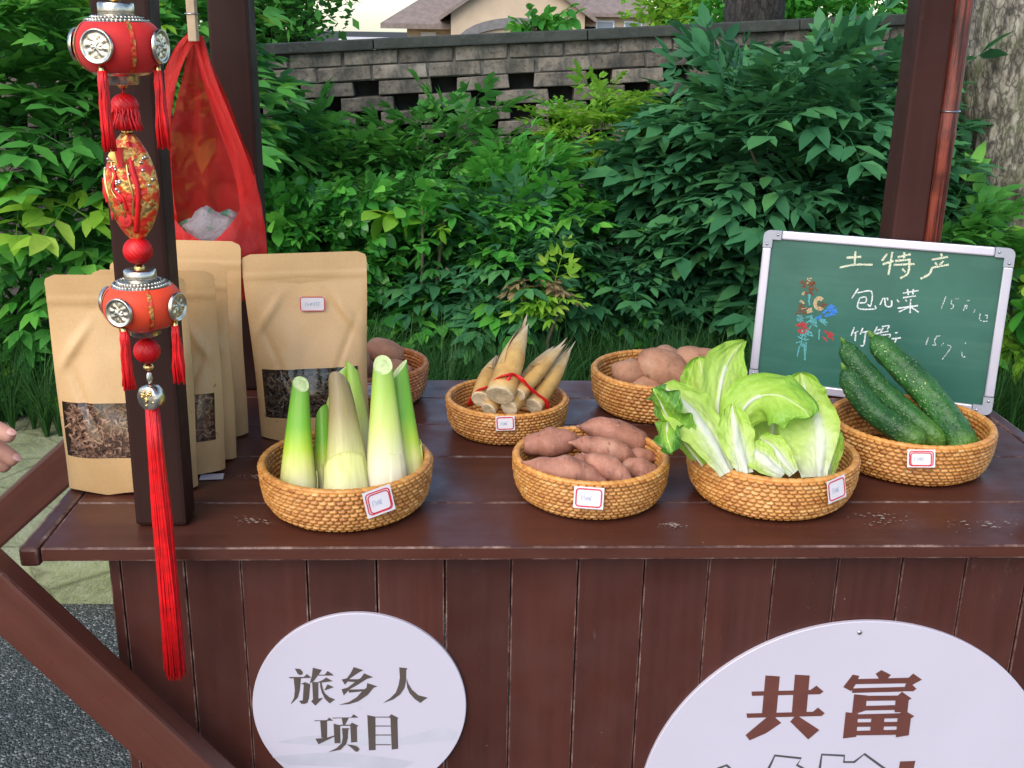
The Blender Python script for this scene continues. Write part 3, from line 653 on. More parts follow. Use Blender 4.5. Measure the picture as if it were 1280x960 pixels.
price_tag(bk_lett, .1092, .48, .0465, .029, .028, -.14, 1, 3)
price_tag(bk_cuc, .1115, -.26, .0475, .033, .023, -.09, 2, 4)
price_tag(bk_shoot, .0913, -.06, .0405, .026, .020, -.06, 1, 5)
price_tag(bk_taro, .0965, .1, .043, .024, .022, 0, 1, 6)
# ------------------------------------------------------------------ produce
def m_ramp_attr(name, stops, rough=.45, nscale=(260, 260, 9), namt=.35, ncol=(.2, .3, .05), bump=.15, sss=0):
    t = NT(name)
    at = t.n('ShaderNodeAttribute', attribute_name='var')
    f = t.noise(t.coord(nscale), 1.0, 5, .6)
    ad = t.n('ShaderNodeMath', operation='ADD'); t.l(at.outputs['Fac'], ad.inputs[0]); t.l(t.rng(f, .2, .8, -.06, .06), ad.inputs[1])
    c = t.ramp(ad.outputs[0], stops)
    c = t.mix(t.rng(f, .45, .75, 0, namt), c, ncol)
    t.base(c); t.rough(rough)
    t.bump(f, bump, .001)
    if sss:
        t.b.inputs['Subsurface Weight'].default_value = sss; t.b.inputs['Subsurface Radius'].default_value = (.01, .012, .004); t.b.inputs['Subsurface Scale'].default_value = .4
    return t.m
M['stalk_green'] = m_ramp_attr('stalk green', [(0, (.70, .66, .48)), (.27, (.68, .66, .20)), (.42, (.46, .62, .04)), (.62, (.18, .46, .022)), (1, (.15, .38, .028))], ncol=(.32, .54, .05))
M['stalk_pale'] = m_ramp_attr('stalk pale', [(0, (.72, .62, .52)), (.3, (.70, .66, .40)), (.55, (.55, .62, .16)), (.8, (.34, .52, .065)), (1, (.25, .42, .05))], ncol=(.56, .62, .20), namt=.2)
M['stalk_brown'] = m_ramp_attr('stalk with brown sheath', [(0, (.74, .70, .46)), (.3, (.70, .70, .24)), (.5, (.52, .48, .20)), (.75, (.32, .235, .10)), (1, (.21, .15, .075))], ncol=(.46, .42, .11), namt=.4)
M['stalk_cut'] = m_plain('cut stalk end', (.55, .66, .30), .6, var=.15, scale=200)

def stalk(label, base, top, w0, w1, mat, seed, sheath=True):
    rr = random.Random(seed)
    b = Vector(base); t = Vector(top); d = (t-b).normalized()
    b = b - d*max(0, (b.z-.8175)/max(d.z, .1))
    th = thing('water_bamboo_stalk', label, 'vegetable stalk', b, (0, 0, 0), 'water bamboo stalks in the front left basket')
    L = (t-b).length
    def mesh(scale, l0, l1, arc, oblique, n=20, m_=26):
        mb = MB(); vs = []; cs = []
        full = arc >= 6.28
        for j in range(m_):
            q = j/(m_-1); s = l0+(l1-l0)*q
            prof = (w0*1.04+(w1-w0*1.04)*s**.88)*.5*(.80+.20*math.sin(min(1, s*5)*1.57))
            prof *= scale
            for k in range(n if full else n+1):
                a = arc*k/n + (0 if full else seed)
                rip = 1+.035*math.sin(a*3+seed)+.012*math.sin(a*11+s*3)
                x = prof*rip*math.cos(a); y = prof*rip*math.sin(a)*.76
                z = L*s + oblique*w1*math.cos(a+seed*1.3)*.55*q**10
                bend = .0025*math.sin(s*2.2+seed)*s
                vs.append((x+bend, y, z)); cs.append(s)
        nn = n if full else n+1
        fs = []
        for j in range(m_-1):
            for k in range(n):
                k2 = (k+1) % nn
                fs.append((j*nn+k, j*nn+k2, (j+1)*nn+k2, (j+1)*nn+k))
        if full:
            fs.append(tuple(reversed(range(n))))
        mb.add(vs, fs, cs)
        return mb, nn, m_
    mb, nn, m_ = mesh(1, 0, 1, 6.2832, 1)
    rot = d.to_track_quat('Z', 'Y').to_euler()
    mb.build('stalk', mat, th, attr='var', rot=rot)
    ring = mb.v[(m_-1)*nn:(m_-1)*nn+nn]; ce = MB()
    cen = tuple(sum(q[i] for q in ring)/nn for i in range(3))
    inner = [tuple(cen[i]+(q[i]-cen[i])*.72-(.0012 if i == 2 else 0) for i in range(3)) for q in ring]
    inn2 = [tuple(cen[i]+(q[i]-cen[i])*.35+(.0006 if i == 2 else 0) for i in range(3)) for q in ring]
    ce.add(ring+inner+inn2, [(k, (k+1) % nn, nn+(k+1) % nn, nn+k) for k in range(nn)]+[(nn+k, nn+(k+1) % nn, 2*nn+(k+1) % nn, 2*nn+k) for k in range(nn)]+[tuple(2*nn+k for k in range(nn))])
    ce.build('cut_end', M['stalk_cut'], th, smooth=False, rot=rot)
    for sc_k, top_k, arc_k in (((1.035, rr.uniform(.28, .46), 2.8),) if sheath else ()):
        seed += 2
        mb, nn, m_ = mesh(sc_k, 0.0, top_k, arc_k, -1.2)
        # thickness so that the sheath is a real layer
        k0 = len(mb.v); vin = [(x*.955, y*.955, z) for x, y, z in mb.v]
        F0 = [tuple(reversed([i+k0 for i in f])) for f in mb.f]
        edge = []
        for j in range(m_-1):
            for kk in (0, nn-1):
                a, b2 = j*nn+kk, (j+1)*nn+kk
                q = (a, b2, b2+k0, a+k0); edge.append(q if kk == 0 else q[::-1])
        top_e = [((m_-1)*nn+k, (m_-1)*nn+k+1, (m_-1)*nn+k+1+k0, (m_-1)*nn+k+k0) for k in range(nn-1)]
        mb.v += vin; mb.c += mb.c[:k0]; mb.f += F0+edge+top_e
        mb.build('sheath', mat, th, attr='var', rot=rot)
    return th
stalk('bright green stalk at the left end of its basket', (-.3599, .10, .846), (-.3611, .150, .9408), 0.0479, 0.0195, M['stalk_green'], 1)
stalk('thin pale green stalk leaning right behind the leftmost one', (-.3380, .135, .8355), (-.3180, .195, .9455), 0.0329, 0.0168, M['stalk_pale'], 2)
stalk('short dark green stalk low between two bigger stalks', (-.3340, .122, .8313), (-.3410, .160, .9018), 0.0285, 0.0153, M['stalk_green'], 3)
stalk('thick stalk with a brown sheath in the middle of the basket', (-.3017, .080, .8434), (-.3130, .130, .9476), 0.0587, 0.0254, M['stalk_brown'], 4)
stalk('slender light green stalk behind the brown one', (-.2870, .145, .826), (-.3030, .195, .9510), 0.0310, 0.0146, M['stalk_pale'], 5, False)
stalk('tallest pale stalk, white at its foot', (-.2569, .090, .8421), (-.2598, .140, .9684), 0.0565, 0.0224, M['stalk_pale'], 6)
stalk('bright green stalk at the right end of its basket', (-.2331, .120, .8397), (-.2448, .170, .9531), 0.0458, 0.0217, M['stalk_green'], 7)

def lump(P, radii, n=18, m_=26, amp=.06, freq=40, seed=0, flat=1.0):
    path = spline(P, m_)
    rs = []
    for j in range(m_):
        q = j/(m_-1)*(len(radii)-1); i = min(int(q), len(radii)-2); k = q-i; k = k*k*(3-2*k)
        rs.append(radii[i]*(1-k)+radii[i+1]*k)
    v, f = tube(path, rs, n, True, flat)
    out = []
    for i, p in enumerate(v):
        c = path[i//n]; d = p-c
        out.append(c + d*(1+amp*mnoise.noise(p*freq+Vector((seed*7.1, 0, 0)))+amp*.5*mnoise.noise(p*freq*2.7+Vector((0, seed*3.3, 0)))))
    return out, f

def m_sweet():
    t = NT('sweet potato skin')
    v = t.coord(); a = t.noise(v, 30, 5, .65); b = t.noise(t.coord((300, 60, 60)), 1.0, 4)
    c = t.ramp(a, [(.3, (.25, .095, .060)), (.55, (.40, .170, .108)), (.78, (.53, .28, .185))])
    c = t.mix(t.rng(b, .62, .76, 0, .55), c, (.55, .34, .24))
    e = t.noise(v, 85, 3); c = t.mix(t.rng(e, .62, .70, 0, .7), c, (.15, .055, .04)); e2 = t.noise(v, 230, 3); c = t.mix(t.rng(e2, .62, .72, 0, .5), c, (.58, .36, .26))
    t.base(c); t.rough(.66); t.bump(b, .5, .0016)
    return t.m
M['sweet'] = m_sweet()
def m_potato():
    t = NT('potato skin')
    v = t.coord(); a = t.noise(v, 24, 5, .65); e = t.noise(v, 120, 4)
    c = t.ramp(a, [(.3, (.28, .125, .065)), (.55, (.44, .215, .125)), (.78, (.52, .33, .215))])
    c = t.mix(t.rng(e, .6, .72, 0, .5), c, (.20, .11, .055))
    e2 = t.noise(v, 52, 3); c = t.mix(t.rng(e2, .63, .70, 0, .6), c, (.16, .085, .045)); t.base(c); t.rough(.8); t.bump(e2, .5, .003)
    return t.m
M['potato'] = m_potato()
def sweet(label, a, b, w, sag, seed):
    a = Vector(a); b = Vector(b); c = (a+b)/2
    up = Vector((0, 0, sag)); sd = Vector((0, .006*math.sin(seed*2.3), 0))
    d = (b-a)
    w *= 1.10
    P = [a-d*.12-c, a+d*.20+up*.7+sd-c, a+d*.5+up-c, a+d*.80+up*.6-sd-c, b+d*.13-c]
    v, f = lump(P, [w*.05, w*.38, w*.53, w*.42, w*.04], seed=seed, amp=.17, freq=42)
    t = new_obj('sweet_potato', mk(v, f), M['sweet'], None, c)
    return tag(t, label, 'sweet potato', 'sweet potatoes in the basket')
sweet('blunt sweet potato at the back left of its basket', (-.0930, .178, .8450), (-.0240, .190, .8560), .034, .003, 1)
sweet('long sweet potato along the front left rim', (-.0870, .105, .8560), (-.0020, .083, .8400), .032, .004, 2)
sweet('large sweet potato highest at the back right', (-.0120, .205, .8640), (.0720, .205, .8400), .035, .005, 3)
sweet('sweet potato across the middle of the heap', (-.0280, .160, .8600), (.0450, .155, .8420), .028, .004, 4)
sweet('sweet potato sloping down to the front rim', (-.0180, .120, .8600), (.0290, .078, .8430), .027, .003, 5)
sweet('small sweet potato against the right rim', (.0270, .120, .8440), (.0690, .125, .8350), .026, .003, 6)
sweet('thin sweet potato tip pointing right at the rim', (.0330, .168, .8420), (.0740, .165, .8380), .019, .002, 7)
sweet('sweet potato half buried in the centre', (-.0450, .130, .8420), (-.0030, .120, .8380), .030, .003, 8)
for i, (x, y) in enumerate(((-.05, .15), (.01, .17), (.0, .11), (.04, .14))):   # layer below
    sweet(['sweet potato lying low under the left heap', 'sweet potato lying low at the back of the basket', 'sweet potato lying low under the front ones', 'sweet potato lying low at the right side'][i], (x-.028, y-.01, .823), (x+.028, y+.012, .824), .033, .002, 20+i)

def potato(label, c, rx, ry, rz, seed, grp):
    rr = random.Random(seed); mb = MB()
    n, m_ = 22, 14; vs = []
    for j in range(m_+1):
        ph = math.pi*j/m_
        for k in range(n):
            a = 2*math.pi*k/n
            p = Vector((math.sin(ph)*math.cos(a), math.sin(ph)*math.sin(a), -math.cos(ph)))
            s = 1+.16*mnoise.noise(p*1.4+Vector((seed*3.1, 0, 0)))+.05*mnoise.noise(p*3.6+Vector((seed, 0, 0)))
            vs.append((p.x*rx*s, p.y*ry*s, p.z*rz*s))
    fs = [(j*n+k, j*n+(k+1) % n, (j+1)*n+(k+1) % n, (j+1)*n+k) for j in range(m_) for k in range(n)]
    mb.add(vs, fs)
    o = mb.build('potato', M['potato'], None, loc=c, rot=(rr.uniform(-.3, .3), rr.uniform(-.3, .3), rr.uniform(-.6, .6)))
    return tag(o, label, 'potato', grp)
g1 = 'potatoes in the back right basket'
potato('greyish potato at the left side of the back right basket', (.085, .465, .856), .030, .026, .022, 1, g1)
potato('largest potato heaped in the middle of the back basket', (.135, .452, .868), .046, .029, .026, 2, g1)
potato('potato beside the lettuce tip in the back basket', (.188, .470, .872), .044, .028, .026, 3, g1)
potato('potato at the far rim of the back right basket', (.140, .510, .862), .034, .028, .024, 4, g1)
potato('potato deep at the bottom of the back right basket', (.110, .440, .832), .034, .030, .024, 6, g1)
potato('potato low at the right of the back basket', (.165, .50, .834), .034, .03, .024, 16, g1)
g2 = 'potatoes in the reddish back basket'
potato('potato next to the pouch in the reddish basket', (-.338, .50, .862), .030, .028, .024, 7, g2)
potato('dusty potato at the back of the reddish basket', (-.292, .545, .862), .032, .027, .023, 8, g2)
potato('potato at the right rim of the reddish basket', (-.272, .495, .846), .028, .026, .022, 9, g2)
potato('potato low in the reddish basket', (-.325, .535, .835), .034, .030, .024, 10, g2)

# bamboo shoots with a red ribbon
def m_shoot():
    t = NT('peeled bamboo shoot')
    at = t.n('ShaderNodeAttribute', attribute_name='var')
    f = t.noise(t.coord((40, 40, 40)), 1.0, 6, .65)
    g = t.noise(t.coord((180, 180, 180)), 1.0, 3)
    c = t.ramp(at.outputs['Fac'], [(0, (.70, .52, .26)), (.10, (.62, .36, .10)), (.5, (.60, .37, .12)), (.8, (.58, .46, .26)), (1, (.60, .53, .40))])
    c = t.mix(t.rng(f, .42, .68, 0, .7), c, (.40, .19, .05))
    c = t.mix(t.rng(g, .66, .74, 0, .6), c, (.16, .08, .03))
    t.base(c); t.rough(.6); t.bump(f, .3, .001)
    return t.m
M['shoot'] = m_shoot()
M['shoot_cut'] = m_plain('cut bamboo shoot', (.66, .52, .33), .7, var=.25, scale=160, bump=.3)
M['ribbon'] = m_plain('red plastic ribbon', (.70, .012, .016), .3, var=.2, scale=90)
def shoot(label, a, b, w, seed):
    rr = random.Random(seed)
    a = Vector(a); b = Vector(b); L = (b-a).length; d = (b-a).normalized()
    th = thing('bamboo_shoot', label, 'bamboo shoot', a, (0, 0, 0), 'bamboo shoots tied in a bundle')
    rot = d.to_track_quat('Z', 'Y').to_euler()
    mb = MB(); n, m_ = 20, 34; vs = []; cs = []
    for j in range(m_):
        s = j/(m_-1)
        r = w*.5*(1-.12*s/.45 if s < .45 else .88*max(.015, 1-((s-.45)/.55)**1.25))
        st = (s*5+seed*.3) % 1
        r *= 1+.06*(1-st)*(s > .08)
        for k in range(n):
            an = 6.2832*k/n
            r2_ = r*(1+.04*math.sin(an*2+seed)+.05*mnoise.noise(Vector((math.cos(an), math.sin(an), s*4+seed))))
            vs.append((r2_*math.cos(an)+.006*math.sin(s*2+seed)*s, r2_*math.sin(an), s*L)); cs.append(s)
    fs = [(j*n+k, j*n+(k+1) % n, (j+1)*n+(k+1) % n, (j+1)*n+k) for j in range(m_-1) for k in range(n)]
    mb.add(vs, fs, cs).build('shoot', M['shoot'], th, attr='var', rot=rot)
    ring = vs[:n]; ce = MB()
    rings = [ring]+[[(x*k, y*k, z+dz) for x, y, z in ring] for k, dz in ((.90, -.0012), (.55, -.0010), (.18, -.0002))]
    ce.add([q for r_ in rings for q in r_], [(j*n+(k+1) % n, j*n+k, (j+1)*n+k, (j+1)*n+(k+1) % n) for j in range(3) for k in range(n)]+[tuple(reversed(range(3*n, 4*n)))])
    ce.build('cut_end', M['shoot_cut'], th, smooth=False, rot=rot)
    # husk blades ending in points
    for h in range(3):
        ph = rr.uniform(0, 6.28); s0 = rr.uniform(.30, .62); mb = MB()
        def hf(u, v):
            s = s0+(1.0+.10*h-s0)*v
            wd = (1-v)**.8*1.0*(1 if v < .98 else .3)
            an = ph+(u-.5)*2.1*wd
            r = w*.5*max(.10, .88*(1-max(0, (min(s, 1)-.45)/.55)**1.25))*1.06+.0010+.003*v*v*h
            return (r*math.cos(an), r*math.sin(an), s*L*(1-.02*abs(u-.5)))
        v_, f_ = grid(7, 9, hf)
        mb.add(v_, f_, [.55+.45*(i//7)/8 for i in range(len(v_))]).build('husk', M['shoot'], th, attr='var', rot=rot)
    return th
shoot('stubby bamboo shoot at the left of the bundle', (-.143, .325, .862), (-.118, .420, .897), .0265, 1)
shoot('tallest thick bamboo shoot of the bundle', (-.1172, .300, .876), (-.0790, .408, .9490), .0385, 2)
shoot('slim bamboo shoot pointing up right beside the tallest', (-.0920, .310, .8740), (-.0250, .410, .9190), .0215, 3)
shoot('grey tipped bamboo shoot at the right of the bundle', (-.0700, .325, .8520), (-.0105, .430, .9080), .0270, 4)
shoot('bamboo shoot low under the tallest one', (-.1048, .308, .8560), (-.0500, .400, .8938), .0260, 5)
shoot('cut round bamboo shoot end at the front left', (-.1320, .318, .8490), (-.0957, .380, .8783), .0220, 6)
shoot('thin bamboo shoot at the back of the bundle', (-.0860, .350, .8720), (-.0320, .450, .9020), .0210, 7)
mb = MB()
rp = spline([(-.158, .345, .846), (-.150, .330, .870), (-.132, .3165, .8840), (-.115, .303, .9020), (-.098, .3100, .9020), (-.086, .3080, .8940), (-.073, .315, .878), (-.056, .325, .862), (-.048, .334, .843)], 50)
mb.add(*tube(rp, [.0042+.0009*math.sin(i*.9) for i in range(50)], 8, True, .35))
rp2 = spline([(-.120, .302, .9010), (-.112, .297, .9060), (-.104, .301, .9040), (-.110, .300, .8960)], 16)
mb.add(*tube(rp2, [.0024]*16, 8, True, .5))
tag(mb.build('ribbon', M['ribbon']), 'red ribbon tied round the bundle of bamboo shoots', 'ribbon')

# cucumbers
def m_cuc(name, a, b, sp):
    t = NT(name)
    v = t.coord(); f = t.noise(t.coord((18, 18, 18)), 1.0, 4); vo = t.n('ShaderNodeTexVoronoi'); vo.inputs['Scale'].default_value = 210; t.l(v, vo.inputs['Vector'])
    c = t.ramp(f, [(.3, a), (.7, b)])
    dm = t.n('ShaderNodeMath', operation='MULTIPLY'); t.l(t.rng(vo.outputs['Distance'], .14, .30, sp, 0), dm.inputs[0]); t.l(t.rng(t.noise(t.coord((1, 1, 1)), 34, 3), .42, .58, 0, 1), dm.inputs[1]); dots = dm.outputs[0]
    c = t.mix(dots, c, (.42, .55, .22))
    at = t.n('ShaderNodeAttribute', attribute_name='var')
    c = t.mix(t.rng(at.outputs['Fac'], .82, 1, 0, .5), c, (.22, .42, .05))
    g = t.noise(t.coord((1, 1, 1)), 190, 4); c = t.mix(t.rng(g, .4, .7, 0, .5), c, (.006, .035, .010))
    t.base(c); t.rough(.52); t.bump(t.rng(vo.outputs['Distance'], .1, .5, 1, 0), .5, .002)
    return t.m
M['cuc'] = m_cuc('cucumber skin', (.010, .060, .012), (.035, .145, .024), .35)
M['cuc2'] = m_cuc('speckled cucumber skin', (.012, .075, .012), (.045, .18, .024), .95)
def cucumber(label, P, w, mat, seed, wart=.0012):
    c0 = Vector(P[-1]); P = [Vector(p)-c0 for p in P]
    m_, n = 70, 40
    path = spline(P, m_)
    rs = []
    for j in range(m_):
        s = j/(m_-1)
        k = min(1, (s/.16))**.5 if s < .16 else 1
        k *= (.70+.30*min(1, s/.45))
        if s > .93: k *= math.sqrt(max(.02, 1-((s-.93)/.07)**2))
        if s < .03: k *= .72
        rs.append(w*.5*max(.15, k))
    v, f = tube(path, rs, n)
    rr = random.Random(seed)
    warts = [(rr.uniform(0, 6.28), rr.uniform(.05, .95)) for _ in range(260)]
    out = []
    for i, p in enumerate(v):
        j = i//n; a = 6.2832*(i % n)/n; s = j/(m_-1)
        c = path[min(j, m_-1)]; d = (p-c)
        r = d.length
        bump = 0
        for wa, ws in warts:
            if abs(ws-s) < .02:
                da = abs((a-wa+math.pi) % 6.2832-math.pi)
                q = (da*r/.0028)**2+((ws-s)*(.16)/.0028)**2
                if q < 1: bump = max(bump, (1-q))
        out.append(c+d*(1+.035*math.cos(a*5+seed)+.02*nz(s*6, a, seed))+d.normalized()*bump*wart)
    mb = MB(); mb.add(out, f, [i//n/(m_-1) for i in range(len(v))])
    th = mb.build('cucumber', mat, None, attr='var', loc=c0)
    # stalk end
    t0 = (path[0]-path[1]).normalized()
    v, f = tube([path[0]-t0*.003, path[0]+t0*.004, path[0]+t0*.007], [w*.14, w*.09, w*.06], 10)
    MB().add(v, f, 1.0).build('stem_end', mat, th, attr='var')
    return tag(th, label, 'cucumber', 'cucumbers in the basket')
cucumber('shortest cucumber at the left of its basket', [(.3500, .300, .9180), (.3650, .290, .8900), (.3930, .268, .8600), (.4430, .225, .8330)], .0325, M['cuc'], 1)
cucumber('thin necked dark cucumber between the other two', [(.3620, .345, .9420), (.3760, .333, .9180), (.4110, .297, .8800), (.4760, .235, .8290)], .0310, M['cuc'], 2)
cucumber('long white speckled cucumber at the right of its basket', [(.4030, .350, .9500), (.4200, .335, .9300), (.4580, .292, .8930), (.4880, .250, .8530), (.5000, .215, .8260)], .0380, M['cuc2'], 3, .0016)

# lettuce
def m_lettuce():
    t = NT('lettuce leaf')
    at = t.n('ShaderNodeAttribute', attribute_name='var')
    f = t.noise(t.coord((1, 1, 1)), 38, 5, .6)
    ve = t.n('ShaderNodeTexVoronoi', feature='DISTANCE_TO_EDGE'); ve.inputs['Scale'].default_value = 62
    t.l(t.coord((1, 1, 1)), ve.inputs['Vector'])
    ad = t.n('ShaderNodeMath', operation='ADD'); t.l(at.outputs['Fac'], ad.inputs[0]); t.l(t.rng(f, .2, .8, -.08, .08), ad.inputs[1])
    c = t.ramp(ad.outputs[0], [(0, (.76, .77, .66)), (.16, (.66, .73, .42)), (.30, (.53, .69, .16)), (.55, (.40, .61, .075)), (.80, (.25, .49, .042)), (1, (.08, .25, .025))])
    c = t.mix(t.rng(ve.outputs['Distance'], 0, .06, .16, 0), c, (.55, .74, .26))
    t.base(c); t.rough(.52)
    t.bump(t.rng(ve.outputs['Distance'], 0, .25, 0, 1), .22, .002)
    tr = t.n('ShaderNodeBsdfTranslucent'); t.l(c, tr.inputs['Color'])
    mx = t.n('ShaderNodeMixShader'); mx.inputs[0].default_value = .30
    t.l(t.b.outputs[0], mx.inputs[1]); t.l(tr.outputs[0], mx.inputs[2]); t.l(mx.outputs[0], t.out.inputs[0])
    return t.m
M['lettuce'] = m_lettuce()
def lettuce_leaf(parent, P, W, face, seed, rib, curl, ruffle, dark, tipw, roff):
    """P spine from foot to tip (world); W half width; face = direction the side we see looks"""
    o0 = parent.location
    nu, nv = 41, 54
    path = spline([Vector(p)-o0 for p in P], nv)
    vs = []; cs = []
    face = Vector(face).normalized()
    for j in range(nv):
        s = j/(nv-1)
        t = (path[min(j+1, nv-1)]-path[max(j-1, 0)]).normalized()
        side = t.cross(face); side.normalize()
        nrm = side.cross(t).normalized()
        wd = W*(.42+.58*math.sin(min(1, s/.60)*math.pi/2)**1.3)
        if s > .60:
            q = (s-.60)/.40
            wd *= (1-tipw)*(1-q)**.9 + tipw*math.sqrt(max(0, 1-q**2.6))
        wd = max(wd, .0012)
        rw = rib*(1-s)**.8+.025
        for i in range(nu):
            u = i/(nu-1)*2-1
            au = abs(u); du = abs(u-roff*(1-.5*s))
            rf = ruffle*(au**3)*math.sin(s*22+seed*2+u*3+3*nz(s*5, u*3, seed))*(.3+.7*s)
            rf2 = .0030*nz(s*4, u*2.5, seed*3.3)+.0011*nz(s*15, u*9, seed*1.7)*(du > rw)
            ribh = .0050*(1-s)*max(0, 1-(du/max(rw, .03))**2)
            lat = abs(((s*8-du*1.9) % 1)-.5)
            vein = .0007*max(0, 1-lat/.06) if du > rw else 0
            edge = 1+.035*nz(s*14, seed, u)*(au > .85)
            vs.append(path[j]+side*(u*wd*edge)+nrm*(curl*wd*u*u+rf+rf2+ribh+vein))
            g = max(0, (du-rw)/(1.0-rw))
            if du < rw*.8: val = .02+.06*s
            else: val = .20+.30*min(1, g*1.3)*min(1, .2+s)+.22*s+dark
            if s < .16 and dark < .2: val *= .35+4.0*s
            if du > rw and lat < .05: val *= .80
            cs.append(max(0, min(1, val)))
    fs = [(j*nu+i, j*nu+i+1, (j+1)*nu+i+1, (j+1)*nu+i) for j in range(nv-1) for i in range(nu-1)]
    return MB().add(vs, fs, cs).build('leaf', M['lettuce'], parent, attr='var')
lg = 'lettuces in the basket'
LT = [thing('lettuce', 'lettuce with a tall pointed leaf, spilling over the left rim', 'lettuce', (.165, .12, .83), group=lg),
      thing('lettuce', 'lettuce in the middle with a big leaf folded over forwards', 'lettuce', (.20, .12, .83), group=lg),
      thing('lettuce', 'lettuce at the right with a broad white midrib facing front', 'lettuce', (.26, .12, .83), group=lg)]
for l in LETTUCE: lettuce_leaf(LT[l[0]], *l[1:])

# ------------------------------------------------------------------ chalkboard
cb = thing('chalkboard', 'small green chalkboard in a pale frame leaning on the right post', 'chalkboard', (.2965, .573, TZ+.002))
cb.rotation_euler = (Matrix.Rotation(-.399, 3, 'Z') @ Matrix.Rotation(-.1327, 3, 'X')).to_euler()
BW, BH = .3665, .2526
def m_board():
    t = NT('green chalkboard')
    v = t.coord((1, 1, 1)); a = t.noise(v, 9, 6, .6); b = t.noise(t.coord((4, 1, 30)), 2.0, 5)
    c = t.ramp(a, [(.3, (.012, .095, .062)), (.7, (.022, .135, .090))])
    c = t.mix(t.rng(b, .5, .8, 0, .18), c, (.12, .26, .20))
    t.base(c); t.rough(.42); return t.m
M['board'] = m_board()
M['alu'] = m_plain('pale lilac aluminium frame', (.60, .56, .64), .32, var=.05, metal=.35, scale=15)
M['cap'] = m_plain('grey plastic corner', (.42, .42, .47), .45, var=.06)
box('slate', M['board'], cb, .006, BW-.006, .002, .009, .006, BH-.006, .0005)
fw = .0135
for nm, x0, x1, z0, z1 in (('frame_rail', .028, BW-.028, 0, fw), ('frame_rail', .028, BW-.028, BH-fw, BH), ('frame_rail', 0, fw, .028, BH-.028), ('frame_rail', BW-fw, BW, .028, BH-.028)):
    box(nm, M['alu'], cb, x0, x1, -.0035, .0125, z0, z1, .0022)
def corner(ix, iz):
    s = .0275; c = .010
    pts = []
    for k in range(7):
        a = rad(180+15*k); pts.append((c+c*math.cos(a), c+c*math.sin(a)))
    pts += [(s, 0), (s, fw+.0008), (fw+.0008, fw+.0008), (fw+.0008, s), (0, s)]
    y0, y1 = -.0044, .0132
    n = len(pts)
    v = [(x, y0, z) for x, z in pts]+[(x, y1, z) for x, z in pts]
    f = [tuple(range(n)), tuple(reversed(range(n, 2*n)))]+[(i, i+n, (i+1) % n+n, (i+1) % n) for i in range(n)]
    if ix: v = [(BW-x, y, z) for x, y, z in v]
    if iz: v = [(x, y, BH-z) for x, y, z in v]
    if (ix+iz) == 1: f = [q[::-1] for q in f]
    o = new_obj('frame_corner', mk(v, f, False), M['cap'], cb)
    for dx, dz in ((.022, .0066), (.0066, .022)):
        screw(o, (BW-dx if ix else dx, -.0044, BH-dz if iz else dz), .0022)
for ix in (0, 1):
    for iz in (0, 1): corner(ix, iz)
def m_chalk(name, col, thin=.42):
    t = NT(name)
    t.base(col); t.rough(.95)
    f = t.noise(t.coord((1, 1, 1), objrand=False), 620, 3, .7)
    tr = t.n('ShaderNodeBsdfTransparent'); mx = t.n('ShaderNodeMixShader')
    t.l(t.rng(f, thin, thin+.14, 0, 1), mx.inputs[0]); t.l(tr.outputs[0], mx.inputs[1]); t.l(t.b.outputs[0], mx.inputs[2]); t.l(mx.outputs[0], t.out.inputs[0])
    return t.m
CK = {'y': m_chalk('cream chalk', (.80, .80, .58), .36), 'w': m_chalk('white chalk', (.82, .84, .82), .36), 't': m_chalk('thin white chalk', (.75, .80, .78), .42),
      'brown': m_chalk('brown chalk', (.20, .07, .03), .34), 'cream': m_chalk('peach chalk', (.62, .45, .24), .36), 'blue': m_chalk('blue chalk', (.06, .25, .72), .36), 'red': m_chalk('red chalk', (.52, .06, .06), .36), 'teal': m_chalk('teal chalk', (.13, .42, .42), .36)}
def chalk(lines, key, name, w, groups):
    k = 0
    for g in groups:
        mb = MB()
        for P in lines[k:k+g]:
            P2 = [p for p in spline([(a, b, 0) for a, b in P], max(4, 4*len(P)))] if len(P) > 2 else [Vector((P[0][0]+(P[1][0]-P[0][0])*i/4, P[0][1]+(P[1][1]-P[0][1])*i/4, 0)) for i in range(5)]
            for i, q in enumerate(stroke2d([(p.x, p.y) for p in P2], w, .25)): flat_poly(mb, q, -.0016+.00003*((k*7+i) % 9))
            k += 1
        fix_winding(mb.build(name, CK[key], cb, smooth=False))
chalk(CHALK['y'], 'y', 'chalk_character', 3.0, [3, 9, 6])
chalk(CHALK['w'], 'w', 'chalk_character', 2.1, [4, 4, 10, 6, 7, 3])
chalk(CHALK['t'], 't', 'chalk_price', 1.5, [11, 7])
for kk in ('brown', 'cream', 'teal', 'blue', 'red'):
    chalk(FLOWER[kk], kk, 'chalk_flower', 2.2, [len(FLOWER[kk])])
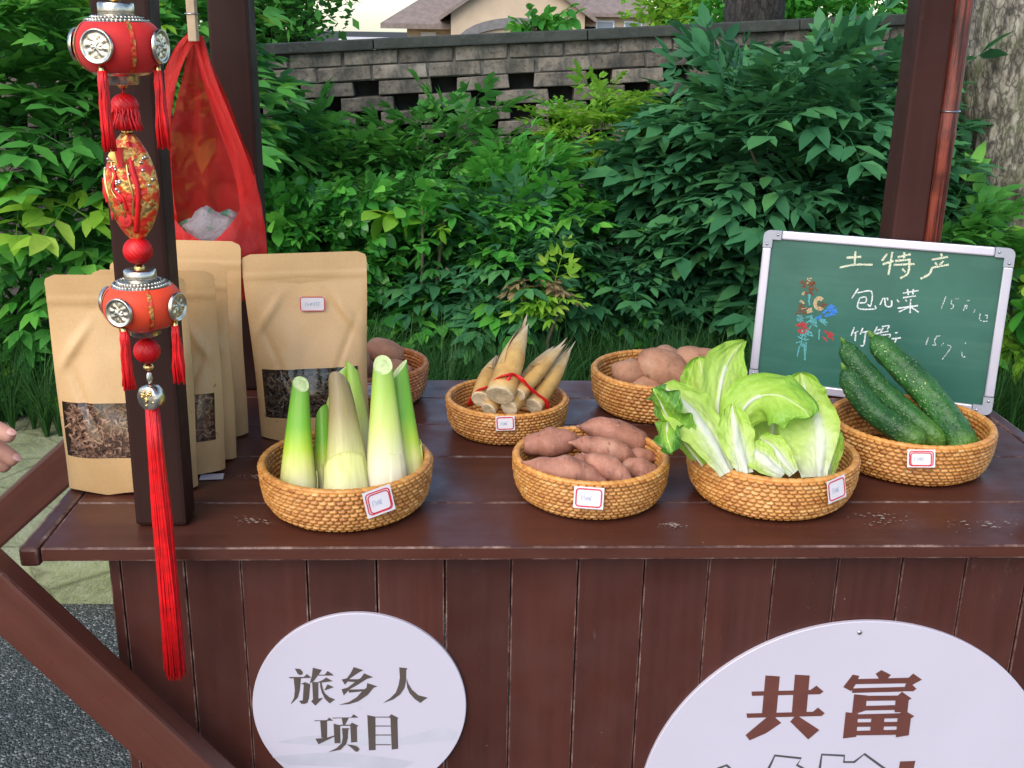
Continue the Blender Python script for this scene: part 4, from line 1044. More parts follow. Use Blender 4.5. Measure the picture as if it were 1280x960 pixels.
# ------------------------------------------------------------------ kraft pouches
def m_kraft():
    t = NT('kraft paper')
    f = t.noise(t.coord((1, 1, 1)), 14, 4); g = t.noise(t.coord((1, 1, 1)), 420, 3)
    c = t.ramp(f, [(.3, (.58, .360, .160)), (.7, (.66, .420, .200))])
    c = t.mix(t.rng(g, .4, .7, 0, .2), c, (.42, .23, .09))
    t.base(c); t.rough(.42); t.b.inputs['Specular IOR Level'].default_value = .5
    t.bump(g, .08, .0004)
    return t.m
M['kraft'] = m_kraft()
def m_film():
    t = NT('clear film window')
    tr = t.n('ShaderNodeBsdfTransparent'); gl = t.n('ShaderNodeBsdfGlossy'); gl.inputs['Roughness'].default_value = .12
    fr = t.n('ShaderNodeLayerWeight'); fr.inputs['Blend'].default_value = .25
    mx = t.n('ShaderNodeMixShader'); t.l(t.rng(fr.outputs['Fresnel'], 0, 1, .05, .5), mx.inputs[0])
    t.l(tr.outputs[0], mx.inputs[1]); t.l(gl.outputs[0], mx.inputs[2]); t.l(mx.outputs[0], t.out.inputs[0])
    return t.m
M['film'] = m_film()
def m_chip(name, a, b):
    t = NT(name)
    at = t.n('ShaderNodeAttribute', attribute_name='var')
    c = t.ramp(at.outputs['Fac'], [(0, a), (1, b)])
    t.base(c); t.rough(.6); t.bump(t.noise(t.coord(), 300, 3), .3, .001)
    return t.m
M['chips_light'] = m_chip('dried brown shreds', (.19, .085, .048), (.47, .26, .155))
M['chips_dark'] = m_chip('dried dark shreds', (.022, .013, .010), (.20, .13, .085))

def pouch(label, x, y, w, h, rz, lean, seed, light=True, win=(-.88, .88, .18, .42), sticker=False, wb=None, depth=.058, fill=True):
    t = thing('kraft_pouch', label, 'pouch', (x, y, TZ+.0006), (lean, 0, rz), 'kraft stand-up pouches')
    rr = random.Random(seed); wb = wb or w*.97
    nu, nv = 41, 61
    def hw(v): return (wb+(w-wb)*v)/2 * (1-.012*math.sin(v*7+seed))
    def thick(u, v):
        e = max(0, 1-abs(u)**2.6)
        b = (.80+.2*math.sin(min(1, v/.25)*1.57)) * (1-max(0, (v-.25)/.60)**1.15 if v > .25 else 1)
        b = max(b, 0)
        return depth/2*b*e**.55
    def wr(u, v, s):
        if v > .9: return 0
        k = .0045*nz(u*1.3+s, v*2.6, s*1.7)+.0010*nz(u*4, v*7, s*2.1)
        k += .0016*(1-2*abs(nz(u*1.6+s, v*2.4, s*.7)))-.0005
        # diagonal pull creases from the upper corners
        for sg in (-1, 1):
            d = (v-.66)-(-.42*sg*(u-sg*.70)); k += -.0052*math.exp(-(d/.030)**2)*math.exp(-((u-sg*.70)/.26)**2)
            d = (v-.50)-(.75*sg*(u-sg*.62)); k += .0040*math.exp(-(d/.028)**2)*math.exp(-((u-sg*.62)/.22)**2)
        return k*max(0, 1-abs(u)**6)*min(1, max(0, (.90-v)/.14))
    zip_v = .885
    def front(a, b):
        u = a*2-1; v = b
        xx = u*hw(v)
        if v > .965:            # rounded top corners
            q = (v-.965)/.035; lim = hw(v)-.012*(1-math.sqrt(max(0, 1-q*q)))
            xx = max(-lim, min(lim, xx))
        yy = -thick(u, v)+wr(u, v, seed)*(.35+.65*min(1, v*4))
        if abs(v-zip_v) < .010: yy -= .0012
        bow = .006*math.sin(v*3.0+seed)*v*v
        z = h*v - (.0055*math.sin((u+1)*4.2+seed) + .004*u if v < .02 else 0)*0 + (.004*abs(math.sin(u*3.1+seed))*(1-v/.03) if v < .03 else 0)
        return (xx, yy+bow, z)
    v, f = grid(nu, nv, front)
    u0, u1, v0, v1 = win
    ff, wf = [], []
    for q in f:
        i = q[0] % nu; j = q[0]//nu
        uc = ((i+.5)/(nu-1))*2-1; vc = (j+.5)/(nv-1)
        (wf if (u0 < uc < u1 and v0 < vc < v1) else ff).append(q)
    MB().add(v, ff).build('front_panel', M['kraft'], t)
    pane = MB().add(v, wf).build('window', M['film'], t)
    bm = bmesh.new(); bm.from_mesh(pane.data); bmesh.ops.delete(bm, geom=[q for q in bm.verts if not q.link_faces], context='VERTS'); bm.to_mesh(pane.data); bm.free()
    def back(a, b):
        u = a*2-1; p = front(a, b); bow = .006*math.sin(b*3.0+seed)*b*b
        return (p[0], bow+thick(u, b)*.9+.0005, p[2])
    v, f = grid(nu, nv, back)
    MB().add(v, [q[::-1] for q in f]).build('back_panel', M['kraft'], t)
    # bottom gusset
    v, f = grid(nu, 5, lambda a, b: (lambda p0, p1: (p0[0], p0[1]*(1-b)+p1[1]*b, p0[2]*(1-b)+p1[2]*b+.012*math.sin(b*math.pi)))(front(a, 0), back(a, 0)))
    MB().add(v, [q[::-1] for q in f]).build('gusset', M['kraft'], t)
    if fill:
        mb = MB()
        nchip = 620
        for k in range(nchip):
            u = rr.uniform(u0+.04, u1-.01); vv = rr.uniform(max(.03, v0-.03), v1+.03)
            p = Vector(front((u+1)/2, vv)); th = thick(u, vv)
            p.y += rr.uniform(.004, max(.006, min(.018, th*1.2)))
            L = rr.uniform(.008, .019); wd = rr.uniform(.0009, .0020)
            E3 = Euler((rr.uniform(-1, 1), rr.uniform(-.5, .5), rr.uniform(0, 6.28))).to_matrix()
            E3 = Euler((0, rr.uniform(-.9, .9), 0)).to_matrix() @ Euler((rr.uniform(-.7, .7), 0, rr.uniform(-.25, .25))).to_matrix()
            if rr.random() < .4: E3 = Euler((0, rr.uniform(0, 3.14), 0)).to_matrix()
            cu = rr.uniform(-.35, .35)*L; ph = rr.uniform(0, 6)
            vs = []
            for a in range(6):
                s = a/5-.5
                z = cu*(1-4*s*s)+.18*L*math.sin(s*9+ph); yy = .16*L*math.cos(s*8+ph)
                for b in (-1, 1): vs.append(p+E3 @ Vector((s*L, yy+b*wd*.25, z+b*wd*(1-abs(s)*.8))))
            mb.add(vs, [(a*2, a*2+2, a*2+3, a*2+1) for a in range(5)], rr.random())
        o = mb.build('dried_contents', M['chips_light' if light else 'chips_dark'], t, attr='var')
        o['kind'] = 'stuff'
        # the bulk behind the shreds
        v, f = grid(20, 20, lambda a, b: (lambda uu, vv: (uu*hw(vv)*.97, front((uu+1)/2, vv)[1]+max(.004, min(.021, thick(uu, vv)*1.3)), h*vv))(u0+(u1-u0)*a, max(.02, v0-.05)+(min(.6, v1+.06)-max(.02, v0-.05))*b))
        MB().add(v, f, .12).build('content_bulk', M['chips_light' if light else 'chips_dark'], t, attr='var')
    if sticker:
        su, sv = .10, .735
        p = Vector(front((su+1)/2, sv))
        st = MB().add(*grid(2, 2, lambda a, b: ((a-.5)*.0325, 0, (b-.5)*.0195))).build('price_sticker', M['tag_white'], t)
        st.location = p+Vector((0, -.0050, 0)); st.rotation_euler = (-.02, .03, .0)
        mb = MB(); pts = []
        for (sx, sz, a0) in ((1, 1, 0), (-1, 1, 90), (-1, -1, 180), (1, -1, 270)):
            for k in range(4):
                q = rad(a0+30*k); pts.append((sx*(16-3)+3*math.cos(q), sz*(9.4-3)+3*math.sin(q)))
        for i, q in enumerate(stroke2d(pts+pts[:1], 1.1)): flat_poly(mb, q, .0004)
        fix_winding(mb.build('red_border', M['tag_red'], st, smooth=False))
        mb = MB()
        for P in ([(-9, 2), (-9.4, -3)], [(-7, 2), (-7, 0), (-5, -.5), (-6.6, -3)], [(-3, 1), (0, 1.2)], [(-3.4, -.5), (.6, 0)], [(-1.6, -.4), (-2.6, -3)], [(3, 3), (2, -3)], [(5, 2.5), (9, 2.5), (8.5, -2), (5.4, -2.4), (5.2, 2)]):
            for q in stroke2d(P, .7): flat_poly(mb, q, .0005)
        fix_winding(mb.build('handwriting', M['tag_blue'], st, smooth=False))
    return t
pouch('kraft pouch in front of the others by the left end, with light brown shreds', -.5735, .162, .163, .268, .02, -.03, 1, True, (-.90, .90, .19, .435))
pouch('kraft pouch mostly hidden between the lantern post and the foremost pouch', -.545, .218, .150, .262, -.02, -.03, 2, True)
pouch('kraft pouch right of the lantern post, with dark shreds', -.5400, .268, .150, .262, -.10, -.02, 3, False, (-.80, .70, .20, .45))
pouch('rearmost kraft pouch under the red plastic bag', -.5480, .355, .163, .272, -.08, -.02, 4, False, (-.80, .66, .16, .42))
pouch('kraft pouch with a small price sticker behind the stalks', -.3740, .345, .166, .257, .05, -.05, 5, False, (-.86, .84, .14, .405), True, wb=.148).rotation_euler = (-.05, -.030, .05)

# loose price tag on the counter
lt = box('loose_price_tag', M['tag_white'], None, -.0145, .0145, -.009, .009, 0, .0005, 0)
lt.location = (-.4860, .1965, TZ+.0012); lt.rotation_euler = (0, 0, .12)
tag(lt, 'small white paper tag lying flat beside the lantern post', 'tag')

# ------------------------------------------------------------------ bamboo pole on the right post
def m_bamboo():
    t = NT('reddish stained bamboo')
    g = t.noise(t.coord((160, 160, 5)), 1.0, 6, .7); a = t.noise(t.coord((3, 3, 4)), 1.6, 4)
    c = t.ramp(g, [(.40, (.022, .008, .007)), (.49, (.14, .026, .016)), (.58, (.34, .070, .040))])
    c = t.mix(t.rng(a, .44, .54, 0, .85), c, (.030, .011, .009)); g2 = t.noise(t.coord((300, 300, 9)), 1.0, 5, .7); c = t.mix(t.rng(g2, .55, .72, 0, .6), c, (.40, .14, .09)); c = t.mix(t.rng(g2, .28, .42, .7, 0), c, (.02, .008, .007))
    t.base(c); t.rough(.45); t.bump(g, .4, .0015)
    return t.m
M['bamboo'] = m_bamboo()
bp = thing('bamboo_pole', 'reddish weathered bamboo pole tied to the right post', 'pole', (.5585, .5560, TZ+.0012))
v, f = lathe([(.0150, 0), (.0148, .395), (.0162, .405), (.0150, .415), (.0146, .78), (.0158, .79), (.0145, .80), (.0142, 1.12)], 24, True, True)
new_obj('cane', mk(v, f), M['bamboo'], bp)
v, f = lathe([(.0162+.0012*math.cos(a), .441+.0014*math.sin(a)) for a in [2*math.pi*k/8 for k in range(9)]], 28)
new_obj('wire_tie', mk(v, f), M['steel'], bp)

# ------------------------------------------------------------------ lantern string
M['velvet'] = m_plain('red velvet', (.56, .010, .008), .7, var=.15, scale=60, sheen=.08, bump=.1)
M['velvet2'] = m_plain('orange-red velvet', (.72, .050, .008), .65, var=.12, scale=60, sheen=.08, bump=.1)
M['silk'] = m_plain('red silk thread', (.66, .005, .008), .45, var=.25, scale=90)
M['gold'] = m_plain('gold metal', (.80, .55, .20), .25, metal=1, var=.2, scale=120)
M['silver'] = m_plain('antique silver', (.62, .58, .50), .28, metal=1, var=.35, scale=90, bump=.4, bdist=.002)
def m_brocade():
    t = NT('gold embroidery')
    v = t.coord(); vo = t.n('ShaderNodeTexVoronoi'); vo.inputs['Scale'].default_value = 190; t.l(v, vo.inputs['Vector'])
    f = t.noise(v, 120, 4)
    c = t.ramp(f, [(.40, (.55, .018, .008)), (.50, (.58, .08, .015)), (.56, (.70, .42, .10)), (.64, (.45, .30, .12)), (.70, (.50, .03, .012))])
    t.base(c); t.rough(.4); t.l(t.rng(f, .45, .6, 0, .8), t.b.inputs['Metallic'])
    t.bump(vo.outputs['Distance'], .6, .002)
    return t.m
M['brocade'] = m_brocade()
LS = thing('lantern_ornament', 'two red lanterns, a fish charm and a long tassel strung before the post', 'ornament', (-.4850, -.030, 1.86))
Z0 = 1.86
def L(name, mb, mat, z, x=0, y=0, parent=None, rot=None):
    o = mb.build(name, mat, parent or LS)
    o.location = (x, y, z-Z0) if parent is None else (x, y, z)
    if rot: o.rotation_euler = rot
    return o
def tassel(mbz, length, r0, r1, n, seed, lean=0.0):
    rr = random.Random(seed); mb = MB()
    for k in range(n):
        a = rr.uniform(0, 6.28); q = math.sqrt(rr.random())
        x0, y0 = r0*q*math.cos(a), r0*q*math.sin(a); x1, y1 = r1*q*math.cos(a+rr.uniform(-.3, .3)), r1*q*math.sin(a)
        ln = length*rr.uniform(.94, 1.0)
        P = [(x0+(x1-x0)*s**.7+lean*s*length+.0009*math.sin(s*7+k), y0+(y1-y0)*s**.7+.0006*math.sin(s*9+k*2), -ln*s) for s in (0, .15, .4, .7, 1)]
        mb.add(*tube(P, [.0009, .00095, .00095, .0009, .0008], 5, True))
    mb.add(*tube([(lean*0, 0, -.001), (lean*length*.5, 0, -length*.45), (lean*length*.93, 0, -length*.93)], [r0*.8, (r0+r1)*.42, r1*.80], 12))
    return mb
def ball(r, flutes, sq=1.0, depth=.06):
    n, m_ = flutes*6, 22; vs = []
    for j in range(m_+1):
        ph = math.pi*j/m_
        for k in range(n):
            a = 2*math.pi*k/n
            rr_ = r*(1-depth*abs(math.sin((a+ph*.9)*flutes/2))**3*math.sin(ph))
            vs.append((rr_*math.sin(ph)*math.cos(a), rr_*math.sin(ph)*math.sin(a), -rr_*sq*math.cos(ph)))
    return MB().add(vs, [(j*n+k, j*n+(k+1) % n, (j+1)*n+(k+1) % n, (j+1)*n+k) for j in range(m_) for k in range(n)])
def medallion(parent, ang, R_, z, r, mat, char=False):
    d = Vector((math.sin(ang), -math.cos(ang), 0))
    mb = MB(); n = 40
    prof = [(.0002, .0022), (r*.25, .0027), (r*.40, .0016), (r*.55, .0026), (r*.7, .0016), (r*.86, .0022), (r*.92, .0034), (r, .0030), (r, 0)]
    vs = []
    for (q, hh) in prof:
        for k in range(n):
            a = 2*math.pi*k/n
            e = hh+(.0009*math.sin(a*8)*math.sin(q/r*9) if q < r*.86 else 0)
            vs.append((q*math.cos(a), -e, q*math.sin(a)))
    mb.add(vs, [(j*n+k, j*n+(k+1) % n, (j+1)*n+(k+1) % n, (j+1)*n+k) for j in range(len(prof)-1) for k in range(n)])
    o = mb.build('medallion', mat, parent, loc=d*R_+Vector((0, 0, z)))
    o.rotation_euler = (0, 0, ang)
    return o
def lantern(zc, r, hh, mat, turn, tass, tlen, big_caps=True):
    m_ = 22; prof = []
    for j in range(m_+1):
        ph = -math.pi/2*.80+math.pi*.80*j/m_
        prof.append((r*(math.cos(ph)**.60), hh*math.sin(ph)/math.sin(math.pi/2*.80)))
    body = L('lantern_body', MB().add(*lathe(prof, 48, True, True)), mat, zc)
    top = prof[-1]; bot = prof[0]
    # stitched trims, caps
    mb = MB()
    for k in range(44):
        a = 6.2832*k/44
        c = Vector((math.cos(a)*(r*.66), math.sin(a)*(r*.66), hh*.90))
        mb.add([c+Vector((x, y, z)) for x, y, z in ((.0028, 0, 0), (0, .0028, 0), (-.0028, 0, 0), (0, -.0028, 0), (0, 0, .0022), (0, 0, -.002))], [(0, 1, 4), (1, 2, 4), (2, 3, 4), (3, 0, 4), (1, 0, 5), (2, 1, 5), (3, 2, 5), (0, 3, 5)])
    for k in range(38):
        a = 6.2832*(k+.5)/38
        c = Vector((math.cos(a)*(r*.54), math.sin(a)*(r*.54), hh*1.0))
        mb.add([c+Vector((x, y, z)) for x, y, z in ((.0026, 0, 0), (0, .0026, 0), (-.0026, 0, 0), (0, -.0026, 0), (0, 0, .0020), (0, 0, -.002))], [(0, 1, 4), (1, 2, 4), (2, 3, 4), (3, 0, 4), (1, 0, 5), (2, 1, 5), (3, 2, 5), (0, 3, 5)])
    mb.add(*lathe([(r*.74, hh*.84), (r*.66, hh*.93), (r*.50, hh*1.0), (r*.36, hh*1.02)], 48))
    mb.build('top_collar', M['silver'], body)
    MB().add(*lathe([(r*.38, hh*1.0), (r*.40, hh*1.02), (r*.40, hh*1.46), (r*.37, hh*1.50), (.001, hh*1.51)], 40)).build('top_cap', M['silver'], body)
    MB().add(*lathe([(r*.70, -hh*.86), (r*.62, -hh*.99), (r*.40, -hh*1.02), (r*.38, -hh*1.30), (r*.34, -hh*1.34), (.001, -hh*1.34)][::-1], 40)).build('bottom_cap', M['silver'], body)
    # vertical gold ribbons
    for q in range(4):
        a0 = turn+q*math.pi/2
        vs = []
        for j in range(15):
            k = 2+int(j*(m_-4)/14); rr_, z = prof[k]
            for e in (-1, 1): vs.append(((rr_+.0009)*math.sin(a0+e*.055), -(rr_+.0009)*math.cos(a0+e*.055), z))
        MB().add(vs, [(j*2, j*2+1, j*2+3, j*2+2) for j in range(14)]).build('gold_ribbon', M['brocade'], body)
        am = a0+math.pi/4
        medallion(body, am, r*.985, hh*.02, hh*.60, M['silver'])
        # red bead and small tassel under each medallion
        if q in tass:
            mb = tassel(0, tlen, .0028, .0062, 46, q+3)
            o = mb.build('side_tassel', M['silk'], LS)
            o.location = Vector((math.sin(am)*r*.90, -math.cos(am)*r*.90, zc-Z0-hh*.80))
            v, f = tube([(0, 0, .004), (0, 0, -.005)], [.0026, .0030], 12); MB().add(v, f).build('gold_ferrule', M['gold'], o)
    return body
v, f = tube([(0, 0, 0), (0, 0, 1.365-Z0)], .0012, 6); new_obj('cord', mk(v, f), M['silk'], LS)
v, f = tube([(0, 0, 1.300-Z0), (0, 0, .96-Z0)], .0012, 6); new_obj('cord', mk(v, f), M['silk'], LS)
lantern(1.3275, .0400, .0255, M['velvet'], rad(34), (3, 0), .072)
L('bead', ball(.0060, 10, .7), M['gold'], 1.3700)
L('bead', ball(.0050, 10, .7), M['gold'], 1.2930)
L('knot_ball', ball(.0130, 14, .9, .10), M['silk'], 1.2740)
mb = tassel(0, .022, .011, .017, 110, 9); L('knot_fringe', mb, M['silk'], 1.2740)
L('bead', ball(.0050, 10, .6), M['gold'], 1.2505)
# fish charm
def fsurf(a, b, off=0.0):
    """a: angle 0..1 round, b: 0..1 bottom to top"""
    th = 2*math.pi*a; z = -.050+.100*b
    w = .0285*math.sin(math.pi*min(1, max(0, b*.93+.035)))**.62*(1-.10*b)
    d = .0165*math.sin(math.pi*min(1, max(0, b*.93+.035)))**.75
    c, s = math.cos(th), math.sin(th)
    return Vector(((w+off)*math.copysign(abs(c)**.9, c), (d+off)*math.copysign(abs(s)**1.1, s), z))
vs, fs = grid(49, 30, lambda a, b: fsurf(a, b))
fb = L('fish_body', MB().add(vs, fs), M['brocade'], 1.1985, rot=(0, 0.0, rad(-14)))
def strip(name, mat, pts, r, parent=fb):
    path = [fsurf(a, b, .0006) for a, b in pts]
    path = spline(path, 30)
    return MB().add(*tube(path, r, 6)).build(name, mat, parent)
strip('red_piping', M['silk'], [(.80, .93), (.81, .7), (.83, .5), (.82, .3), (.79, .08)], .0026)
strip('gold_piping', M['gold'], [(.775, .78), (.785, .6), (.80, .42), (.785, .25)], .0012)
strip('gold_piping', M['gold'], [(.50, .66), (.56, .66), (.62, .55), (.645, .4), (.63, .2)], .0015)
strip('gold_piping', M['gold'], [(.66, .76), (.70, .62), (.68, .5), (.72, .38), (.74, .25), (.71, .16)], .0010)
strip('gold_piping', M['gold'], [(.62, .74), (.69, .75), (.75, .74)], .0012)
strip('red_swirl', M['silk'], [(.68, .70), (.715, .62), (.70, .5), (.745, .42), (.755, .3)], .0016)
strip('red_swirl', M['silk'], [(.57, .58), (.60, .46), (.61, .36)], .0022)
for (a, b, r) in ((.735, .20, .0072), (.72, .40, .0045), (.60, .24, .0058), (.55, .45, .006), (.79, .42, .004)):
    p = fsurf(a, b, .0004); q = fsurf(a, b, .004)
    v, f = lathe([(.0002, .0012), (r*.4, .0014), (r*.5, .0004), (r*.85, .0010), (r, .0004), (r, -.001)], 20)
    o = new_obj('rosette', mk(v, f), M['velvet'], fb, p); o.rotation_euler = (q-p).to_track_quat('Z', 'Y').to_euler()
for k in range(26):
    a, b = R.uniform(.55, .95), R.uniform(.45, .80)
    p = fsurf(a, b, .0006); v, f = lathe([(.0018, -.0006), (.0016, .0006), (.0002, .0011)], 8)
    o = new_obj('sequin', mk(v, f), M['silver'], fb, p); o.rotation_euler = (fsurf(a, b, .004)-p).to_track_quat('Z', 'Y').to_euler()
# folded collar of the fish
for s, mt in ((-1, M['gold']), (1, M['brocade'])):
    v, f = grid(5, 4, lambda a, b: (s*(.002+.0135*a)*(1-.35*b), -.0150*(1-.30*a)-.001, .030+.009*b-.009*(1-a)*(1-b)))
    MB().add(v, f).build('collar_flap', mt, fb)
v, f = grid(5, 5, lambda a, b: ((a-.5)*.010*(1-.6*(1-b)), -.0172-.0008*b, .021+.018*b)); MB().add(v, f).build('collar_band', M['velvet'], fb)
L('bead', ball(.0040, 10, .7), M['silk'], 1.1470)
L('knot_ball', ball(.0143, 18, .95, .13), M['silk'], 1.1365)
L('bead', ball(.0052, 10, .7), M['gold'], 1.1195); L('bead', ball(.0045, 10, .7), M['gold'], 1.1130)
lantern(1.0830, .0385, .0235, M['velvet2'], rad(27), (3, 0), .060)
L('bead', ball(.0045, 10, .7), M['gold'], 1.0520)
L('knot_ball', ball(.0135, 18, .95, .13), M['silk'], 1.0345)
L('bead', ball(.0052, 10, .7), M['gold'], 1.0175)
L('spring', ball(.0030, 8, 2.2, .2), M['silver'], 1.0060)
# treasure coin
n = 40; prof = [(.0003, -.0070), (.0105, -.0070), (.0128, -.0056), (.0128, .0056), (.0105, .0070), (.0003, .0070)]
v, f = lathe(prof, n)
coin = L('coin_charm', MB().add([(a, c, b*1.05) for a, b, c in v], [q[::-1] for q in f]), M['silver'], .9855, rot=(0, 0, rad(-24)))
for k in range(16):
    a = R.uniform(0, 6.28); q = R.uniform(0, .0095)
    o = new_obj('emboss', ball(R.uniform(.0012, .0024), 4, 1).mesh(), M['gold'], coin, (q*math.cos(a), -.0070, q*math.sin(a)))
mb = tassel(0, .318, .0060, .0112, 260, 21, lean=0.0)
L('long_tassel', mb, M['silk'], .9735)

# ------------------------------------------------------------------ red plastic bag on a peg
def m_film_red(name, see):
    t = NT(name)
    tr = t.n('ShaderNodeBsdfTransparent'); tr.inputs[0].default_value = (1.0, .22, .18, 1)
    tl = t.n('ShaderNodeBsdfTranslucent'); tl.inputs[0].default_value = (1.0, .05, .035, 1)
    f = t.noise(t.coord((1, 1, .6)), 42, 8, .75)
    t.base((.90, .022, .014)); t.rough(.15); t.b.inputs['Specular IOR Level'].default_value = 1.0
    bp_ = t.bump(f, .9, .010); t.l(bp_.outputs[0], tl.inputs['Normal'])
    m1 = t.n('ShaderNodeMixShader'); m1.inputs[0].default_value = .40; t.l(t.b.outputs[0], m1.inputs[1]); t.l(tl.outputs[0], m1.inputs[2])
    m2 = t.n('ShaderNodeMixShader'); m2.inputs[0].default_value = see; t.l(m1.outputs[0], m2.inputs[1]); t.l(tr.outputs[0], m2.inputs[2]); t.l(m2.outputs[0], t.out.inputs[0])
    return t.m
M['redfilm'] = m_film_red('thin red plastic', .12)
M['redfilm_thin'] = m_film_red('single layer of red plastic', .50)
PX, PY, PZ = -.5205, .420, 1.330      # where the peg grips it
rb = thing('plastic_bag', 'red plastic carrier bag hanging from a wooden peg by the rear left post', 'bag', (PX, PY, PZ))
def wrk(x, z, s):
    k = .009*nz(x*12+s, z*6, s)+.0070*(1-2*abs(nz(x*22, z*13+s, s*2)))+.0034*(1-2*abs(nz(x*50+s, z*30, s*3)))
    return k-.004
def pull(x, z, s): return .0045*math.sin(math.atan2(x, max(.02, -z))*26+s+1.5*nz(x*6, z*6, s))
def halfw(z):      # half width of the bag at height below the peg
    k = [(0, .006), (-.05, .024), (-.10, .042), (-.16, .058), (-.22, .066), (-.28, .070), (-.33, .064), (-.355, .03)]
    for (z0, w0), (z1, w1) in zip(k[:-1], k[1:]):
        if z >= z1:
            q = (z-z0)/(z1-z0); return w0+(w1-w0)*q
    return .02
def backf(a, b):
    z = -.355*b; u = a*2-1; w = halfw(z); cx = .010*b
    return (cx+u*w, .004+.038*b*(1-u*u)+wrk(u*w, z, 1.0)+pull(u*w, z, .5)*min(1, b*3), z)
v, f = grid(80, 130, backf)
MB().add(v, f).build('back_side', M['redfilm_thin'], rb)
def frontf(a, b):
    u = a*2-1
    rim = -.262+.085*max(0, u)**1.7+.045*max(0, -u)**1.6     # sagging mouth
    z = rim+(-.355-rim)*b; w = halfw(z); cx = .010*(-z/.355)
    bul = (.066*(1-u*u)*math.sin(min(1, .45+b*.7)*math.pi*.72))
    return (cx+u*w*1.01, .002-bul+wrk(u*w, z, 4.0)*1.2+.003*math.sin(z*160+u*5+3*nz(u*3, z*10, 2))*(1-b), z)
v, f = grid(90, 60, frontf)
MB().add(v, f).build('front_side', M['redfilm'], rb)
def handle(sgn, pts, w):
    path = spline(pts, 34); vs = []; nu = 25
    for j, p in enumerate(path):
        s = j/33
        t_ = (path[min(j+1, 33)]-path[max(j-1, 0)]).normalized(); sd = t_.cross(Vector((0, 1, 0))).normalized()
        ww = w[0]+(w[1]-w[0])*s
        for i in range(nu):
            u = i/(nu-1)-.5
            vs.append(p+sd*u*ww+Vector((0, .0095*(1-2*abs(nz(u*1.5, s*1.3, sgn)))+.0016*(1-2*abs(nz(u*5, s*3.5, sgn*2.2))), 0)))
    fs = [(j*nu+i, j*nu+i+1, (j+1)*nu+i+1, (j+1)*nu+i) for j in range(33) for i in range(nu-1)]
    MB().add(vs, fs).build('handle', M['redfilm'], rb)
handle(1, [(.003, -.006, .002), (.015, -.012, -.050), (.032, -.016, -.100), (.047, -.014, -.150), (.056, -.004, -.200), (.058, .002, -.245)], (.014, .030))
handle(-1, [(-.004, -.010, .002), (-.018, -.018, -.018), (-.036, -.022, -.060), (-.048, -.020, -.115), (-.055, -.012, -.19), (-.056, .000, -.245)], (.014, .030))
def m_clearbag():
    t = NT('crumpled clear plastic')
    t.base((.80, .78, .78)); t.rough(.12); t.b.inputs['Transmission Weight'].default_value = .55
    f = t.noise(t.coord(), 60, 6, .7); t.bump(f, .8, .006)
    c = t.ramp(t.noise(t.coord(), 34, 2), [(.60, (.46, .42, .44)), (.66, (.08, .34, .18))], 'LINEAR'); t.base(c)
    return t.m
M['clear'] = m_clearbag()
mb = MB(); vs = []
for j in range(15):
    ph = math.pi*j/14
    for k in range(26):
        a = 6.2832*k/26; p = Vector((math.sin(ph)*math.cos(a), math.sin(ph)*math.sin(a), -math.cos(ph)))
        s = 1+.28*mnoise.noise(p*2.2)+.12*mnoise.noise(p*6)
        vs.append((p.x*.050*s, p.y*.020*s, p.z*.036*s))
mb.add(vs, [(j*26+k, j*26+(k+1) % 26, (j+1)*26+(k+1) % 26, (j+1)*26+k) for j in range(14) for k in range(26)])
tag(mb.build('crumpled_wrapper', M['clear'], None, loc=(PX+.006, PY+.000, PZ-.262)), 'crumpled clear plastic wrapper lying inside the red bag', 'wrapper')
# peg and its line
M['pegwood'] = m_plain('pale peg wood', (.56, .40, .25), .6, var=.15, scale=30)
pg = thing('clothes_peg', 'pale wooden clothes peg holding the red plastic bag', 'peg', (PX+.001, PY-.012, PZ))
box('peg_jaw', M['pegwood'], pg, -.0055, .0055, -.0085, -.0015, -.004, .068, .0012)
box('peg_jaw', M['pegwood'], pg, -.0055, .0055, .0005, .0075, -.004, .068, .0012)
v, f = tube([(-.007, -.009, .030), (.007, -.009, .030), (.007, .008, .030), (-.007, .008, .030), (-.007, -.009, .030)], .0010, 6); new_obj('peg_spring', mk(v, f), M['steel'], pg)
v, f = tube([(PX, PY-.0125, PZ+.060), (PX, PY-.012, 1.90)], .0013, 6)
tag(new_obj('hanging_string', mk(v, f), M['silk']), 'thin red string from the stall top down to the clothes peg', 'string')

# ------------------------------------------------------------------ hand reaching in at the left
def m_skin():
    t = NT('skin')
    f = t.noise(t.coord((1, 1, 1)), 60, 4)
    t.base(t.ramp(f, [(.3, (.50, .235, .165)), (.7, (.60, .31, .23))])); t.rough(.5)
    t.b.inputs['Subsurface Weight'].default_value = .15; t.b.inputs['Subsurface Radius'].default_value = (.01, .004, .002)
    t.bump(t.noise(t.coord((1, 1, 1)), 400, 3), .1, .0006)
    return t.m
M['skin'] = m_skin()
def skin_mesh(V, E, Rr, root=0, sub=2):
    me = bpy.data.meshes.new('skin'); me.from_pydata(V, E, [])
    o = bpy.data.objects.new('tmp', me); COL.objects.link(o)
    md = o.modifiers.new('s', 'SKIN'); md.use_smooth_shade = True; md.branch_smoothing = .4
    for i, r in enumerate(Rr):
        me.skin_vertices[0].data[i].radius = r if hasattr(r, '__len__') else (r, r)
    me.skin_vertices[0].data[root].use_root = True
    sb = o.modifiers.new('u', 'SUBSURF'); sb.levels = sub; sb.render_levels = sub
    dg = bpy.context.evaluated_depsgraph_get()
    out = bpy.data.meshes.new_from_object(o.evaluated_get(dg))
    bpy.data.objects.remove(o)
    out.polygons.foreach_set('use_smooth', [True]*len(out.polygons))
    return out
